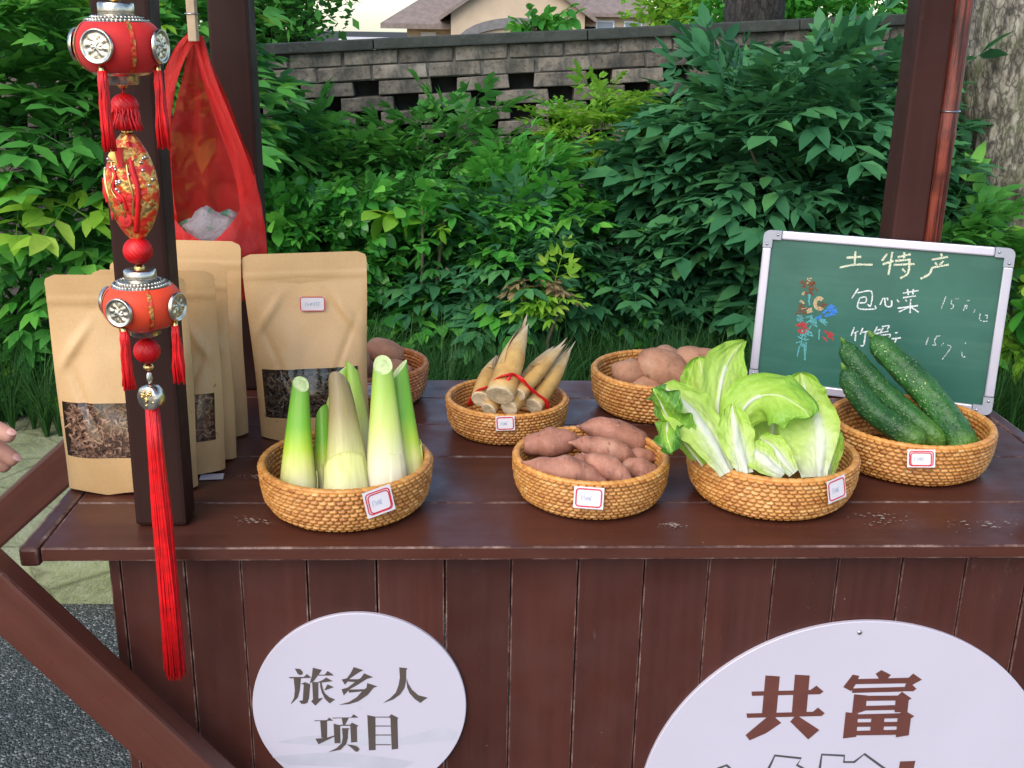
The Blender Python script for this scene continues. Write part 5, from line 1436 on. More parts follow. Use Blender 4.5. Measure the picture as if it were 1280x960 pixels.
V = [(-.42, -.04, .05), (-.30, -.03, .045), (-.215, -.02, .035), (-.175, -.015, .028),      # forearm, wrist
     (-.125, -.012, .020),                                                                   # palm
     (-.085, -.030, .032), (-.050, -.034, .026), (-.022, -.036, .014), (.000, -.037, .002),    # index
     (-.084, -.012, .016), (-.050, -.014, -.002), (-.026, -.015, -.018), (-.010, -.015, -.032),    # middle
     (-.088, .006, .004), (-.060, .006, -.016), (-.042, .006, -.034), (-.028, .006, -.048),      # ring
     (-.095, .022, -.006), (-.074, .024, -.022), (-.058, .024, -.036), (-.048, .024, -.048),      # little
     (-.140, -.045, .010), (-.110, -.060, .000), (-.082, -.062, -.008), (-.060, -.060, -.014)]   # thumb
E_ = [(0, 1), (1, 2), (2, 3), (3, 4), (4, 5), (5, 6), (6, 7), (7, 8), (4, 9), (9, 10), (10, 11), (11, 12), (4, 13), (13, 14), (14, 15), (15, 16), (4, 17), (17, 18), (18, 19), (19, 20), (3, 21), (21, 22), (22, 23), (23, 24)]
Rr = [.040, .036, .027, (.026, .018), (.030, .016), .0115, .0100, .0092, .0080, .0115, .0102, .0094, .0080, .0110, .0098, .0090, .0078, .0098, .0086, .0078, .0068, .0135, .0120, .0108, .0090]
ps = new_obj('person', skin_mesh(V, E_, Rr), M['skin'], None, (-.668, .110, .900))
ps.scale = (1.18, 1.18, 1.18)
tag(ps, 'bare hand with curled fingers reaching in at the left edge', 'person')
M['nail'] = m_plain('finger nail', (.62, .33, .28), .3, var=.04)
for (p, q) in ((7, 8), (11, 12)):
    a = Vector(V[p]); b = Vector(V[q]); d = (b-a).normalized(); n_ = Vector((.35, -.45, .8)); n_ = (n_-d*n_.dot(d)).normalized()
    v, f = lathe([(.0003, .0010), (.0026, .0008), (.0038, .0)], 14)
    o = new_obj('finger_nail', mk([(x*1.25, y, z) for x, y, z in v], f), M['nail'], ps, a+d*((b-a).length*.78)+n_*.0072)
    o.rotation_euler = Matrix((d, n_.cross(d), n_)).transposed().to_euler()
# ------------------------------------------------------------------ perforated brick wall behind the shrubs
def m_brick():
    t = NT('weathered grey-brown brick')
    v = t.coord(); a = t.noise(v, 11, 6, .7); b = t.noise(v, 46, 5, .7)
    c = t.ramp(a, [(.25, (.105, .092, .075)), (.5, (.225, .190, .150)), (.75, (.32, .275, .22))])
    c = t.mix(t.rng(b, .50, .68, 0, .75), c, (.036, .040, .038)); e = t.noise(t.coord((2.2, 1, .8), objrand=False), 2.5, 6, .7); c = t.mix(t.rng(e, .45, .62, 0, .75), c, (.035, .040, .038))
    d = t.noise(v, 6, 3); c = t.mix(t.rng(d, .60, .70, 0, .5), c, (.33, .30, .26))
    oi = t.n('ShaderNodeObjectInfo'); hs = t.n('ShaderNodeHueSaturation'); t.l(c, hs.inputs['Color']); t.l(t.rng(oi.outputs['Random'], 0, 1, .62, 1.25), hs.inputs['Value'])
    t.base(hs.outputs[0]); t.rough(.92); t.bump(b, .8, .006)
    return t.m
def m_cap():
    t = NT('dark mossy coping')
    v = t.coord(); a = t.noise(v, 6, 6, .7); b = t.noise(v, 40, 4)
    c = t.ramp(a, [(.3, (.020, .026, .024)), (.6, (.050, .056, .048)), (.8, (.060, .085, .040))])
    c = t.mix(t.rng(b, .55, .75, 0, .4), c, (.10, .105, .095))
    t.base(c); t.rough(.9); t.bump(b, .6, .006); return t.m
M['brick'] = m_brick(); M['coping'] = m_cap()
M['mortar'] = m_plain('dark mortar', (.105, .098, .085), .95, var=.4, scale=30, bump=.5)
M['hole_shade'] = m_plain('dark backing painted as shade in the holes', (.030, .030, .026), .95, var=.3, scale=20)
wall = thing('brick_wall', 'old perforated brick wall with dark coping behind the shrubs', 'wall', (-.0993, 3.90, 1.290), (0, -math.atan(.0615), 0))
brick_me = [box_mesh(.232, .105, .0590, .006, 3) for _ in range(6)]
for me in brick_me:
    sd = R.uniform(0, 99)
    for v_ in me.vertices:
        v_.co += Vector((.006*nz(v_.co.x*20, v_.co.z*40, sd), .006*nz(v_.co.x*25, v_.co.z*25, sd+5), .0045*nz(v_.co.x*18, v_.co.y*30, sd+9)))
    me.materials.append(M['brick'])
def brick(x, z, sx=1.0):
    o = new_obj('brick', R.choice(brick_me), None, wall, (x, .0525+R.uniform(-.004, .004), z), (R.uniform(-.02, .02), R.uniform(-.012, .012), R.uniform(-.015, .015)))
    o.scale = (sx*R.uniform(.97, 1.02), 1, R.uniform(.95, 1.03))
for row in range(2):
    z = -.045-.066*row
    for k in range(-12, 14): brick(k*.242+(.121 if row % 2 else 0), z)
for row in range(2, 9):
    z = -.045-.066*row
    for k in range(-8, 10): brick(k*.345+(.1725 if row % 2 else 0), z)
for k in range(-3, 4):
    o = new_obj('coping_slab', box_mesh(.93, .17, .046, .006, 2), M['coping'], wall, (k*.934, .055, .010+R.uniform(-.002, .002)), (0, R.uniform(-.003, .003), 0))
box('shade_backing', M['hole_shade'], wall, -3.0, 3.3, .125, .20, -1.45, -.016, 0)  # added dark sheet: shade seen through the brick gaps, painted as its colour
box('plinth', M['mortar'], wall, -3.0, 3.3, .012, .1245, -1.45, -.62, .004)
box('mortar_fill', M['mortar'], wall, -3.0, 3.3, .009, .1240, -.142, -.0145, 0)   # bedding of the two solid courses

# ------------------------------------------------------------------ leaves
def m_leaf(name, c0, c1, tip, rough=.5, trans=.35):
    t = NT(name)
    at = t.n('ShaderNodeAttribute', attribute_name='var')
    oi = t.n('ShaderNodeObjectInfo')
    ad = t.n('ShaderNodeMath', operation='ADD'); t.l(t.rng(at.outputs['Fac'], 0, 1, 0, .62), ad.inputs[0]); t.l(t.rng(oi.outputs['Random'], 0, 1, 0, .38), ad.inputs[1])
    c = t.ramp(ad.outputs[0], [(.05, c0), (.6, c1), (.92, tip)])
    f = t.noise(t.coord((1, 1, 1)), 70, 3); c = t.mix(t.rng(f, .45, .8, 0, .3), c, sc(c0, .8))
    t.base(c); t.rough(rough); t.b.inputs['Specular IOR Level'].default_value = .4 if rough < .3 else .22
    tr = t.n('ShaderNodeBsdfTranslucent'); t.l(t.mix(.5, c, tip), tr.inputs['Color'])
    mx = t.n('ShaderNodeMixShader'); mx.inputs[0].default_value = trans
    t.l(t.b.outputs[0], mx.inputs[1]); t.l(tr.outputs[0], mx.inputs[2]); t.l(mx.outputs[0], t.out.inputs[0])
    return t.m
M['leaf_mid'] = m_leaf('mid green leaf', (.046, .190, .040), (.094, .330, .056), (.20, .51, .075))
M['leaf_dark'] = m_leaf('blue-green leaf', (.030, .125, .055), (.058, .205, .080), (.105, .30, .090), trans=.28)
M['leaf_bright'] = m_leaf('bright green leaf', (.045, .230, .040), (.095, .400, .050), (.22, .58, .08), trans=.42)
M['leaf_yellow'] = m_leaf('yellow-green leaf', (.13, .34, .030), (.28, .54, .050), (.50, .70, .10), trans=.45)
M['leaf_gloss'] = m_leaf('glossy broad leaf', (.026, .150, .030), (.065, .290, .038), (.20, .54, .07), rough=.25, trans=.25)
M['leaf_dry'] = m_leaf('withered leaf', (.22, .15, .07), (.36, .25, .13), (.5, .4, .22), trans=.25)
M['stem'] = m_plain('shrub stem', (.10, .085, .05), .8, var=.25)
M['grass'] = m_leaf('dark grass', (.016, .060, .016), (.030, .110, .024), (.09, .22, .05), trans=.3)

def leaflet(mb, o, d, nrm, L_, W, val, fold=.25, droop=.25):
    """pointed leaf folded along its midrib, 8 triangles"""
    d = d.normalized(); s = d.cross(nrm)
    if s.length < 1e-4: s = d.cross(Vector((1, 0, 0)))
    s.normalize(); n_ = s.cross(d).normalized()
    def pt(x, y):
        return o+d*(x*L_)+s*(y*W)+n_*(abs(y)*W*fold-droop*L_*x*x)
    vs = [pt(0, 0), pt(.30, -.46), pt(.30, 0), pt(.30, .46), pt(.66, -.36), pt(.66, 0), pt(.66, .36), pt(1, 0)]
    mb.add(vs, [(0, 2, 1), (0, 3, 2), (1, 2, 5, 4), (2, 3, 6, 5), (4, 5, 7), (5, 6, 7)], val)

def leaf_round(mb, o, d, nrm, L_, W, val, fold=.15, droop=.25):
    """broad oval leaf with a short tip"""
    d = d.normalized(); s = d.cross(nrm)
    if s.length < 1e-4: s = d.cross(Vector((1, 0, 0)))
    s.normalize(); n_ = s.cross(d).normalized()
    def pt(x, y): return o+d*(x*L_)+s*(y*W)+n_*(abs(y)*W*fold-droop*L_*x*x)
    vs = [pt(0, 0)]; fs = []
    for x, h in ((.10, .22), (.28, .43), (.50, .50), (.72, .40), (.88, .20)): vs += [pt(x, -h), pt(x, 0), pt(x, h)]
    vs.append(pt(1, 0))
    fs = [(0, 2, 1), (0, 3, 2)]
    for k in range(4):
        a = 1+3*k; fs += [(a, a+1, a+4, a+3), (a+1, a+2, a+5, a+4)]
    fs += [(13, 14, 16), (14, 15, 16)]
    mb.add(vs, fs, val)

def frond_nandina(seed, size=1.0, narrow=1.0):
    rr = random.Random(seed); mb = MB()
    Lr = .26*size
    def P(s): return Vector((Lr*s, .02*size*math.sin(s*2+seed), .05*size*s-.10*size*s*s))
    mb.add(*tube([P(s) for s in (0, .35, .7, 1)], [.0022, .0018, .0014, .001], 4, False), .15)
    def lf(o, ang, el, k):
        d = Vector((math.cos(ang)*math.cos(el), math.sin(ang)*math.cos(el), math.sin(el)))
        L_ = rr.uniform(.075, .105)*size*k
        nrm = Vector((rr.uniform(-.35, .35), rr.uniform(-.35, .35), 1))
        leaflet(mb, o, d, nrm, L_, L_*rr.uniform(.38, .50)*narrow, rr.random(), rr.uniform(.05, .35), rr.uniform(.05, .30))
    for s in (.30, .55, .80):
        o = P(s)
        for sg in (-1, 1):
            a = sg*rr.uniform(.75, 1.15); ln = Lr*(.42-.28*s)*rr.uniform(.8, 1.2)
            q = o+Vector((math.cos(a)*ln, math.sin(a)*ln, rr.uniform(-.02, .02)*size))
            if s < .7:
                mb.add(*tube([o, q], [.0014, .001], 3, False), .15)
                lf(q, a, rr.uniform(-.3, .15), 1.0); lf(q, a+.75, rr.uniform(-.4, .1), .85); lf(q, a-.75, rr.uniform(-.4, .1), .85)
                lf(o.lerp(q, .5), a+sg*.8, rr.uniform(-.3, .1), .7)
            else: lf(o, a, rr.uniform(-.3, .1), .95)
    e = P(1)
    for a in (-.7, 0, .7): lf(e, a, rr.uniform(-.35, 0), 1.05 if a == 0 else .9)
    return mb.mesh(True, 'var')

def frond_broad(seed, size=1.0, round_=.55):
    """twig with broad glossy leaves in a loose rosette"""
    rr = random.Random(seed); mb = MB(); Lr = .13*size
    mb.add(*tube([(0, 0, 0), (Lr*.5, 0, .01*size), (Lr, 0, .03*size)], [.0022, .0018, .001], 4, False), .1)
    for k in range(9):
        s = .25+.75*k/8; a = k*2.4+rr.uniform(-.3, .3)
        o = Vector((Lr*s, 0, .03*size*s*s))
        d = Vector((.55+.3*s, math.cos(a)*.8, math.sin(a)*.8))
        L_ = rr.uniform(.045, .070)*size
        leaf_round(mb, o, d, Vector((-.6, math.cos(a)*.2, 1)), L_, L_*round_*1.15, rr.random(), rr.uniform(.05, .25), rr.uniform(.1, .5))
    return mb.mesh(True, 'var')

def frond_fine(seed, size=1.0):
    rr = random.Random(seed); mb = MB(); Lr = .20*size
    mb.add(*tube([(0, 0, 0), (Lr*.5, 0, .01), (Lr, 0, .0)], [.0018, .0014, .001], 4, False), .1)
    for k in range(11):
        s = .15+.85*k/10; sg = 1 if k % 2 else -1
        o = Vector((Lr*s, 0, .02*math.sin(s*3)))
        for q in range(3):
            a = sg*rr.uniform(.5, 1.3); oo = o+Vector((math.cos(a), math.sin(a), 0))*Lr*.12*q*(1.1-s)
            L_ = rr.uniform(.028, .045)*size
            leaflet(mb, oo, Vector((math.cos(a+sg*.3*q), math.sin(a+sg*.3*q), rr.uniform(-.2, .2))), Vector((rr.uniform(-.4, .4), rr.uniform(-.4, .4), 1)), L_, L_*.48, rr.random(), .2, .2)
    return mb.mesh(True, 'var')

FR = {'nandina': [frond_nandina(i) for i in range(9)], 'broad': [frond_broad(40+i) for i in range(6)], 'fine': [frond_fine(60+i) for i in range(6)],
      'big': [frond_broad(80+i, 1.9, .62) for i in range(4)], 'small': [frond_nandina(100+i, .62, .9) for i in range(6)]}
_mc = {}
def frond_with(kind, i, matname):
    key = (kind, i, matname)
    if key not in _mc:
        me = FR[kind][i].copy(); me.materials.clear(); me.materials.append(M[matname]); _mc[key] = me
    return _mc[key]

def shrub(label, c, r, kinds, matname, n_obj, n_fill, seed, name='shrub', size=1.0, mats=None, base=.12, group='shrubs along the wall', stems=5, zmin=None):
    rr = random.Random(seed)
    t = thing(name, label, 'shrub', (c[0], c[1], base), group=group)
    c = Vector(c); off = Vector((c[0], c[1], base))
    def orient(d, sp):
        x = (d+Vector((rr.uniform(-sp, sp), rr.uniform(-sp, sp), rr.uniform(-sp*.6, sp*.6)))).normalized()
        z = (Vector((0, 0, 1))+Vector((rr.uniform(-.35, .35), rr.uniform(-.35, .35), 0)))-d*.0
        y = z.cross(x); y.normalize(); z = x.cross(y)
        return Matrix((x, y, z)).transposed()
    def place(shell):
        while True:
            d = Vector((rr.gauss(0, 1), rr.gauss(0, 1)*.9-.35, rr.gauss(0, 1))).normalized()
            if d.z > -.75 and d.y < .55: break
        lump_ = 1+.22*nz(d.x*2.1+seed, d.y*2.1, d.z*2.1+seed)
        q = rr.uniform(.86, 1.04) if shell else rr.uniform(.30, .84)
        return d, c+Vector((d.x*r[0], d.y*r[1], d.z*r[2]))*q*lump_
    for k in range(n_obj):
        d, p = place(True)
        if p.z < (zmin or base+.04): continue
        kind = rr.choice(kinds); i = rr.randrange(len(FR[kind]))
        mt = matname if not mats or rr.random() > .25 else rr.choice(mats)
        o = new_obj('leaf_spray', frond_with(kind, i, mt), None, t)
        s = size*rr.uniform(.62, 1.28)
        mw = orient(Vector((d.x, d.y, d.z*.28-.04)), .42).to_4x4()
        o.matrix_local = Matrix.Translation(p-off-Vector((d.x, d.y, d.z))*.10*size) @ mw @ Matrix.Scale(s, 4)
    # inner foliage, too dense to count
    V_ = []; F_ = []; C_ = []; nb = 0
    arrs = {}
    for k in range(n_fill):
        d, p = place(False)
        if p.z < base: continue
        kind = rr.choice(kinds); i = rr.randrange(len(FR[kind])); me = FR[kind][i]
        if (kind, i) not in arrs:
            a = np.empty(len(me.vertices)*3, dtype=np.float64); me.vertices.foreach_get('co', a)
            cc = np.empty(len(me.vertices), dtype=np.float32); me.attributes['var'].data.foreach_get('value', cc)
            arrs[(kind, i)] = (a.reshape(-1, 3), [tuple(pl.vertices) for pl in me.polygons], cc)
        a, pf, cc = arrs[(kind, i)]
        mw = np.array(orient(d, .9))*size*rr.uniform(.7, 1.1)
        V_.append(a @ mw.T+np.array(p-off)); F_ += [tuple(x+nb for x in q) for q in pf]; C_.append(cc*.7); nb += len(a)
    if V_:
        me = bpy.data.meshes.new('fill'); me.from_pydata(np.vstack(V_).tolist(), [], F_)
        at = me.attributes.new('var', 'FLOAT', 'POINT'); at.data.foreach_set('value', np.concatenate(C_).astype(np.float32))
        me.polygons.foreach_set('use_smooth', [True]*len(me.polygons))
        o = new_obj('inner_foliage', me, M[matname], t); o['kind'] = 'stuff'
    for k in range(stems):
        a = Vector((rr.uniform(-.35, .35)*r[0], rr.uniform(-.3, .3)*r[1], 0)); b = Vector((rr.uniform(-.7, .7)*r[0], rr.uniform(-.7, .3)*r[1], c.z-base+r[2]*rr.uniform(.1, .6)))
        mbs = MB(); mbs.add(*tube([a, a.lerp(b, .5)+Vector((rr.uniform(-.03, .03), rr.uniform(-.03, .03), .03)), b], [.009, .007, .004], 7))
        mbs.build('stem', M['stem'], t)
    return t
N = ['nandina']
shrub('tall green shrub filling the left edge behind the pouches', (-1.72, 2.90, .82), (.80, .45, .92), N, 'leaf_mid', 190, 330, 1, size=1.15, mats=['leaf_bright', 'leaf_mid', 'leaf_yellow'])
shrub('green shrub seen between the two left posts', (-1.28, 3.25, .95), (.36, .28, .58), N, 'leaf_mid', 55, 70, 2, mats=['leaf_dark'])
shrub('low dark shrub against the wall beside the rear left post', (-.80, 3.50, .57), (.42, .24, .38), N, 'leaf_mid', 70, 90, 3, mats=['leaf_dark', 'leaf_dark'])
shrub('feathery shrub against the wall left of the middle', (-.30, 3.52, .64), (.48, .24, .40), N, 'leaf_mid', 80, 100, 4, mats=['leaf_dark', 'leaf_bright'])
shrub('shrub of small rounded glossy leaves right of the rear left post', (-.74, 2.80, .46), (.34, .28, .40), ['broad', 'broad', 'small'], 'leaf_gloss', 190, 190, 5, size=.80, mats=['leaf_bright'])
shrub('fresh bright green shrub in the middle', (.02, 3.02, .62), (.26, .25, .30), ['nandina', 'small'], 'leaf_bright', 75, 90, 6, size=.85, mats=['leaf_mid'])
shrub('mid green shrub in the middle, mixed leaves, below the large pale leaves', (-.34, 3.02, .50), (.30, .25, .38), ['nandina', 'small', 'broad'], 'leaf_mid', 120, 120, 19, zmin=.28, size=.80, mats=['leaf_gloss', 'leaf_bright'])
shrub('bush of few large pale green leaves in the middle', (-.25, 2.74, .72), (.10, .08, .12), ['big'], 'leaf_bright', 7, 2, 7, size=.62, mats=['leaf_yellow'], stems=2)
shrub('small leaved yellow-green shrub against the brick wall', (.40, 3.36, .88), (.27, .18, .24), ['fine', 'small'], 'leaf_yellow', 110, 80, 8, mats=['leaf_bright'])
shrub('dark low shrub behind the bamboo shoots', (.02, 2.82, .44), (.36, .22, .30), ['small', 'nandina'], 'leaf_dark', 90, 100, 9, zmin=.30, size=.9, mats=['leaf_mid', 'leaf_bright'])
shrub('dark shrub behind the potato basket', (.46, 2.90, .46), (.42, .26, .38), ['nandina', 'small'], 'leaf_dark', 110, 120, 10, zmin=.28, size=.95, mats=['leaf_mid', 'leaf_mid', 'leaf_bright'])
shrub('large blue-green shrub filling the right behind the chalkboard', (1.10, 2.98, .68), (.56, .42, .62), N, 'leaf_dark', 210, 260, 11, zmin=.26, size=1.15)
shrub('blue-green shrub top spilling over the wall left of the right post', (.96, 3.48, .80), (.36, .26, .40), N, 'leaf_dark', 80, 100, 12, mats=['leaf_mid'])
shrub('blue-green shrub just left of the tree trunk', (1.38, 3.35, .86), (.36, .28, .42), N, 'leaf_dark', 80, 100, 13, mats=['leaf_mid'])
shrub('green shrub in front of the tree trunk right of the bamboo pole', (1.50, 2.62, .42), (.13, .2, .42), N, 'leaf_mid', 45, 50, 14, mats=['leaf_dark'])
shrub('light green climbing plant at the right edge', (1.74, 2.40, .40), (.15, .18, .36), ['broad'], 'leaf_yellow', 40, 30, 15, size=1.25, mats=['leaf_bright'], name='climbing_plant')
shrub('wilted pale twig between the shrubs in the middle', (.078, 2.50, .535), (.08, .04, .05), ['small'], 'leaf_dry', 7, 0, 16, size=.7, name='withered_twig', stems=1)
shrub('single upright twig of yellow-green leaves behind the bamboo shoots', (.130, 2.47, .49), (.07, .04, .10), ['small'], 'leaf_yellow', 12, 0, 17, size=.75, name='leafy_twig', stems=1)
shrub('pale green leaf tuft on the coping of the wall', (.16, 4.06, 1.36), (.11, .05, .06), ['broad'], 'leaf_bright', 11, 3, 18, name='wall_plant', base=1.31, size=.95, stems=2)

# grass along the kerb
rr = random.Random(77); V_ = []; F_ = []; C_ = []
for tf in range(620):
    x = rr.uniform(-2.3, 2.4); y = rr.uniform(2.12, 2.66)
    for b in range(34):
        a = rr.uniform(0, 6.28); ln = rr.uniform(.18, .40); w = rr.uniform(.0014, .0028); lean = rr.uniform(.2, 1.0)
        d = Vector((math.cos(a), math.sin(a), 0)); s = Vector((-d.y, d.x, 0)); k = len(V_); cv = rr.random()
        for q in (0, .35, .7, 1):
            p = Vector((x+rr.uniform(-.004, .004), y, .105))+d*(lean*ln*q*q*.85+.008*q)+Vector((0, 0, ln*(q-.42*lean*q*q)))
            ww = w*(1-q*.85); V_ += [p-s*ww, p+s*ww]; C_ += [cv, cv]
        F_ += [(k, k+1, k+3, k+2), (k+2, k+3, k+5, k+4), (k+4, k+5, k+7, k+6)]
me = mk(V_, F_); at = me.attributes.new('var', 'FLOAT', 'POINT'); at.data.foreach_set('value', np.array(C_, dtype=np.float32))
tag(new_obj('grass', me, M['grass']), 'long dark grass growing along the kerb', 'grass', kind='stuff')

# ------------------------------------------------------------------ trees
def m_bark(name, a, b, moss):
    t = NT(name)
    v = t.coord((1, 1, .35), objrand=False); f = t.noise(v, 26, 8, .72); g = t.noise(t.coord((1, 1, 1), objrand=False), 9, 4)
    c = t.ramp(f, [(.36, sc(a, .22)), (.47, a), (.64, b)])
    vo = t.n('ShaderNodeTexVoronoi', feature='DISTANCE_TO_EDGE'); vo.inputs['Scale'].default_value = 34; vv = t.n('ShaderNodeVectorMath', operation='ADD'); t.l(t.coord((1, 1, .30), objrand=False), vv.inputs[0]); ns = t.n('ShaderNodeTexNoise'); ns.inputs['Scale'].default_value = 30; t.l(t.coord((1, 1, 1), objrand=False), ns.inputs['Vector']); vs_ = t.n('ShaderNodeVectorMath', operation='SCALE'); vs_.inputs['Scale'].default_value = .03; t.l(ns.outputs['Color'], vs_.inputs[0]); t.l(vs_.outputs[0], vv.inputs[1]); t.l(vv.outputs[0], vo.inputs['Vector'])
    c = t.mix(t.rng(vo.outputs['Distance'], .0, .13, .85, 0), c, sc(a, .18))
    c = t.mix(t.rng(g, .50, .72, 0, .55), c, moss)
    t.base(c); t.rough(.92); t.bump(f, 1, .02); return t.m
M['bark'] = m_bark('grey bark', (.20, .175, .135), (.50, .45, .36), (.19, .21, .09))
M['bark_dark'] = m_bark('dark bark', (.035, .030, .026), (.075, .066, .055), (.04, .045, .03))
def tree(label, base, top, r0, r1, mat, crown, leafmat, seed, n_leaf, leaf, limbs=6, seg=60):
    rr = random.Random(seed)
    t = thing('tree', label, 'tree', base, group='trees behind the stall')
    b = Vector(base); tp = Vector(top)-b
    n, m_ = seg, 70 if seg < 50 else 160; vs = []
    for j in range(m_):
        s = j/(m_-1); r = (r0+(r1-r0)*s)*(1+.35*max(0, .10-s)/.10)
        c = tp*s
        for k in range(n):
            a = 6.2832*k/n
            q = 1+.05*nz(math.cos(a)*3, math.sin(a)*3, s*14+seed)+.05*nz(math.cos(a)*11, math.sin(a)*11, s*22+seed)+.03*nz(math.cos(a)*24, math.sin(a)*24, s*60)
            vs.append(c+Vector((r*q*math.cos(a), r*q*math.sin(a), 0)))
    MB().add(vs, [(j*n+k, j*n+(k+1) % n, (j+1)*n+(k+1) % n, (j+1)*n+k) for j in range(m_-1) for k in range(n)]).build('trunk', mat, t)
    cc, cr = Vector(crown[0])-b, crown[1]
    for k in range(limbs):
        a = 6.2832*k/limbs+rr.uniform(-.3, .3); e = cc+Vector((math.cos(a)*cr[0]*.7, math.sin(a)*cr[1]*.7, rr.uniform(-.3, .5)*cr[2]))
        s0 = tp*rr.uniform(.75, 1.0)
        MB().add(*tube(spline([s0, s0.lerp(e, .5)+Vector((0, 0, .1*cr[2])), e], 8), [r1*.55*(1-.1*i) for i in range(8)], 8)).build('limb', mat, t)
    V_, F_, C_ = [], [], []
    clumps = []
    while len(clumps) < 70:
        d = Vector((rr.uniform(-1, 1), rr.uniform(-1, 1), rr.uniform(-1, 1)))
        if .25 < d.length < 1: clumps.append((cc+Vector((d.x*cr[0], d.y*cr[1], d.z*cr[2])), rr.uniform(.16, .34), rr.random()))
    for k in range(n_leaf):
        c, q, cv = rr.choice(clumps)
        d = Vector((rr.gauss(0, .5), rr.gauss(0, .5), rr.gauss(0, .45)))
        p = c+Vector((d.x*cr[0], d.y*cr[1], d.z*cr[2]))*q
        x = Vector((rr.gauss(0, 1), rr.gauss(0, 1), rr.gauss(0, .5))).normalized(); z = Vector((rr.gauss(0, .6), rr.gauss(0, .6), 1)); s = x.cross(z).normalized()
        L_ = leaf*rr.uniform(.7, 1.3); i = len(V_)
        V_ += [p, p+x*L_*.5+s*L_*.28, p+x*L_, p+x*L_*.5-s*L_*.28]; F_.append((i, i+1, i+2, i+3)); C_ += [.5*cv+.5*rr.random()]*4
    me = mk(V_, F_); at = me.attributes.new('var', 'FLOAT', 'POINT'); at.data.foreach_set('value', np.array(C_, dtype=np.float32))
    new_obj('crown', me, M[leafmat], t)
    return t
tree('thick grey barked tree trunk at the right edge', (1.97, 2.98, .05), (1.74, 3.05, 2.9), .235, .15, M['bark'], ((1.9, 3.4, 4.4), (1.9, 1.7, 1.3)), 'leaf_dark', 1, 9000, .11, seg=110)
tree('dark tree trunk rising behind the wall near the right post', (1.33, 4.72, -.3), (1.27, 4.72, 4.2), .165, .13, M['bark_dark'], ((1.3, 5.0, 5.2), (2.0, 1.8, 1.3)), 'leaf_dark', 2, 9000, .12, seg=32)
tree('dense deep green tree behind the wall at the left', (-1.7, 9.5, -1.9), (-1.7, 9.5, 1.2), .16, .10, M['bark_dark'], ((-2.25, 9.5, 2.0), (1.15, 1.1, 1.35)), 'leaf_mid', 3, 15000, .10, seg=20)
tree('pale sunlit tree behind the wall right of the house', (3.4, 15, -2.0), (3.4, 15, 1.0), .2, .1, M['bark_dark'], ((3.55, 15, 1.7), (1.15, 1.3, 1.5)), 'leaf_yellow', 4, 14000, .14, seg=20)
tree('bright green tree far behind the right post', (3.5, 10, -2.0), (3.5, 10, 1.0), .2, .1, M['bark_dark'], ((3.1, 10, 1.5), (1.1, 1.0, 1.2)), 'leaf_bright', 5, 14000, .10, seg=20)
tree('hazy green tree far behind the left post', (-5.2, 14, -2.0), (-5.2, 14, 1.0), .2, .1, M['bark_dark'], ((-4.9, 14, 1.6), (2.2, 1.3, 2.0)), 'leaf_bright', 6, 16000, .15, seg=20)

# ------------------------------------------------------------------ far house
M['plaster'] = m_plain('beige plaster', (.56, .43, .30), .85, var=.08, scale=2)
M['rooftile'] = m_plain('purple-brown roof tiles', (.215, .165, .140), .75, var=.2, scale=6)
M['trim'] = m_plain('grey stone trim', (.18, .17, .165), .8, var=.2, scale=6)
M['pane'] = m_plain('window glass', (.20, .26, .34), .1, var=.1)
M['white_frame'] = m_plain('white window frame', (.75, .74, .76), .5, var=.03)
hs = thing('house', 'beige house with purple-brown tiled roof beyond the wall', 'house', (-2.63, 36, -2.4), (0, 0, 0))
HZ = 1.52+2.4      # eave height above its base
def hp(name, verts, faces, mat): return new_obj(name, mk(verts, faces, False), mat, hs)
box('wall', M['plaster'], hs, .55, 8.3, .3, 8, 0, HZ-.12, 0)
# hipped main roof with eaves
e = HZ-.10
g_up = .35
hp('roof', [(-.25, -.5, e), (9.0, -.5, e), (9.0, 8.6, e), (-.25, 8.6, e), (3.6, 4, e+2.5), (5.6, 4, e+2.5), (-.25, -.5, e-.16), (9.0, -.5, e-.16), (9.0, 8.6, e-.16), (-.25, 8.6, e-.16)],
   [(0, 1, 5, 4), (1, 2, 5), (2, 3, 4, 5), (3, 0, 4), (6, 7, 1, 0), (7, 8, 2, 1), (8, 9, 3, 2), (9, 6, 0, 3), (9, 8, 7, 6)], M['rooftile'])
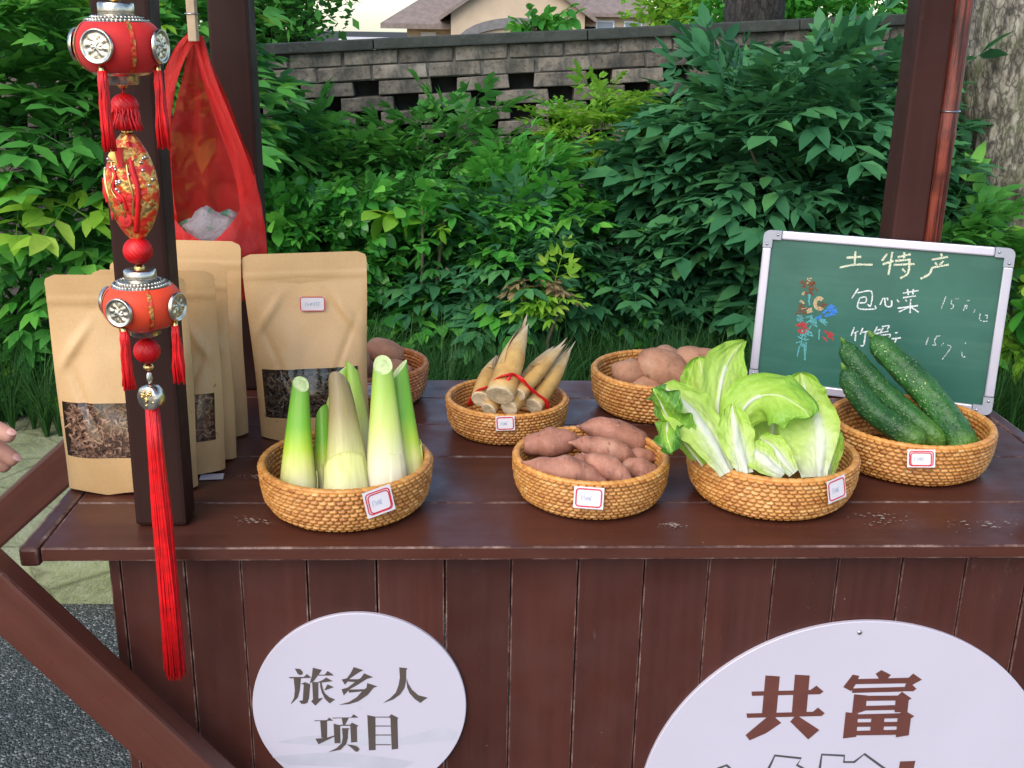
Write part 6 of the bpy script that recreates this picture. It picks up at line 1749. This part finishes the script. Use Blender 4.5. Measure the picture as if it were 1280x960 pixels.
# front gable
gx0, gx1, gy = 2.0, 6.2, -1.2
gm = (gx0+gx1)/2
hp('gable', [(gx0, gy, 0), (gx1, gy, 0), (gx1, gy, e+.05+g_up), (gm, gy, e+1.45+g_up), (gx0, gy, e+.05+g_up), (gx0, .29, 0), (gx1, .29, 0), (gx1, .29, e+.05+g_up), (gm, .29, e+1.45+g_up), (gx0, .29, e+.05+g_up)],
   [(0, 1, 2, 3, 4), (5, 0, 4, 9), (1, 6, 7, 2)], M['plaster'])
for s in (-1, 1):
    x0 = gm; x1 = gm+s*(2.1+.35)
    zz = lambda x: e+1.52+g_up-abs(x-gm)*.667
    hp('gable_roof', [(x0, gy-.3, zz(x0)), (x1, gy-.3, zz(x1)), (x1, 3.2, zz(x1)), (x0, 3.2, zz(x0)), (x0, gy-.3, zz(x0)-.13), (x1, gy-.3, zz(x1)-.13), (x1, 3.2, zz(x1)-.13), (x0, 3.2, zz(x0)-.13)],
       [(0, 1, 2, 3), (4, 5, 1, 0), (5, 6, 2, 1), (7, 6, 5, 4)], M['rooftile'])
n = 16
arc = [(gm+1.95*math.cos(math.pi*k/n), e-.62+.85*math.sin(math.pi*k/n)) for k in range(n+1)]
arc2 = [(gm+1.62*math.cos(math.pi*k/n), e-.62+.55*math.sin(math.pi*k/n)) for k in range(n+1)]
hp('arch_trim', [(x, gy-.12, z) for x, z in arc]+[(x, gy-.12, z) for x, z in arc2]+[(x, gy+.02, z) for x, z in arc]+[(x, gy+.02, z) for x, z in arc2],
   [(k, k+n+1, k+n+2, k+1) for k in range(n)]+[(k, k+1, k+2*n+3, k+2*n+2) for k in range(n)]+[(k+n+1, k+3*n+3, k+3*n+4, k+n+2) for k in range(n)], M['trim'])
box('arch_recess', M['trim'], hs, gm-1.6, gm+1.6, gy-.03, gy+.05, e-1.6, e-.62, 0)
box('wing', M['plaster'], hs, 6.25, 8.45, -.5, .29, 0, e+.42, 0)
hp('wing_roof', [(6.05, -.85, e+.42), (8.75, -.85, e+.42), (8.75, 2.4, e+.42), (6.05, 2.4, e+.42), (7.0, 1.0, e+1.35), (7.6, 1.0, e+1.35), (6.05, -.85, e+.30), (8.75, -.85, e+.30), (8.75, 2.4, e+.30), (6.05, 2.4, e+.30)],
   [(0, 1, 5, 4), (1, 2, 5), (2, 3, 4, 5), (3, 0, 4), (6, 7, 1, 0), (7, 8, 2, 1), (9, 6, 0, 3), (9, 8, 7, 6)], M['rooftile'])
for x0 in (6.62, 7.52):
    w_ = box('window', M['white_frame'], hs, x0, x0+.60, -.58, -.49, e-.50, e+.20, .01)
    pn = new_obj('pane', box_mesh(.50, .05, .60, 0), M['pane'], w_, (0, -.03, 0))
box('window', M['white_frame'], hs, 1.0, 1.5, .22, .31, e-.8, e-.25, .01)
M['farwall'] = m_plain('white far wall', (.62, .60, .64), .8, var=.05)
o = box('outbuilding', M['farwall'], None, -4.4, -2.4, 37.2, 39, -2.4, .95, 0); tag(o, 'low white outbuilding left of the house', 'building')
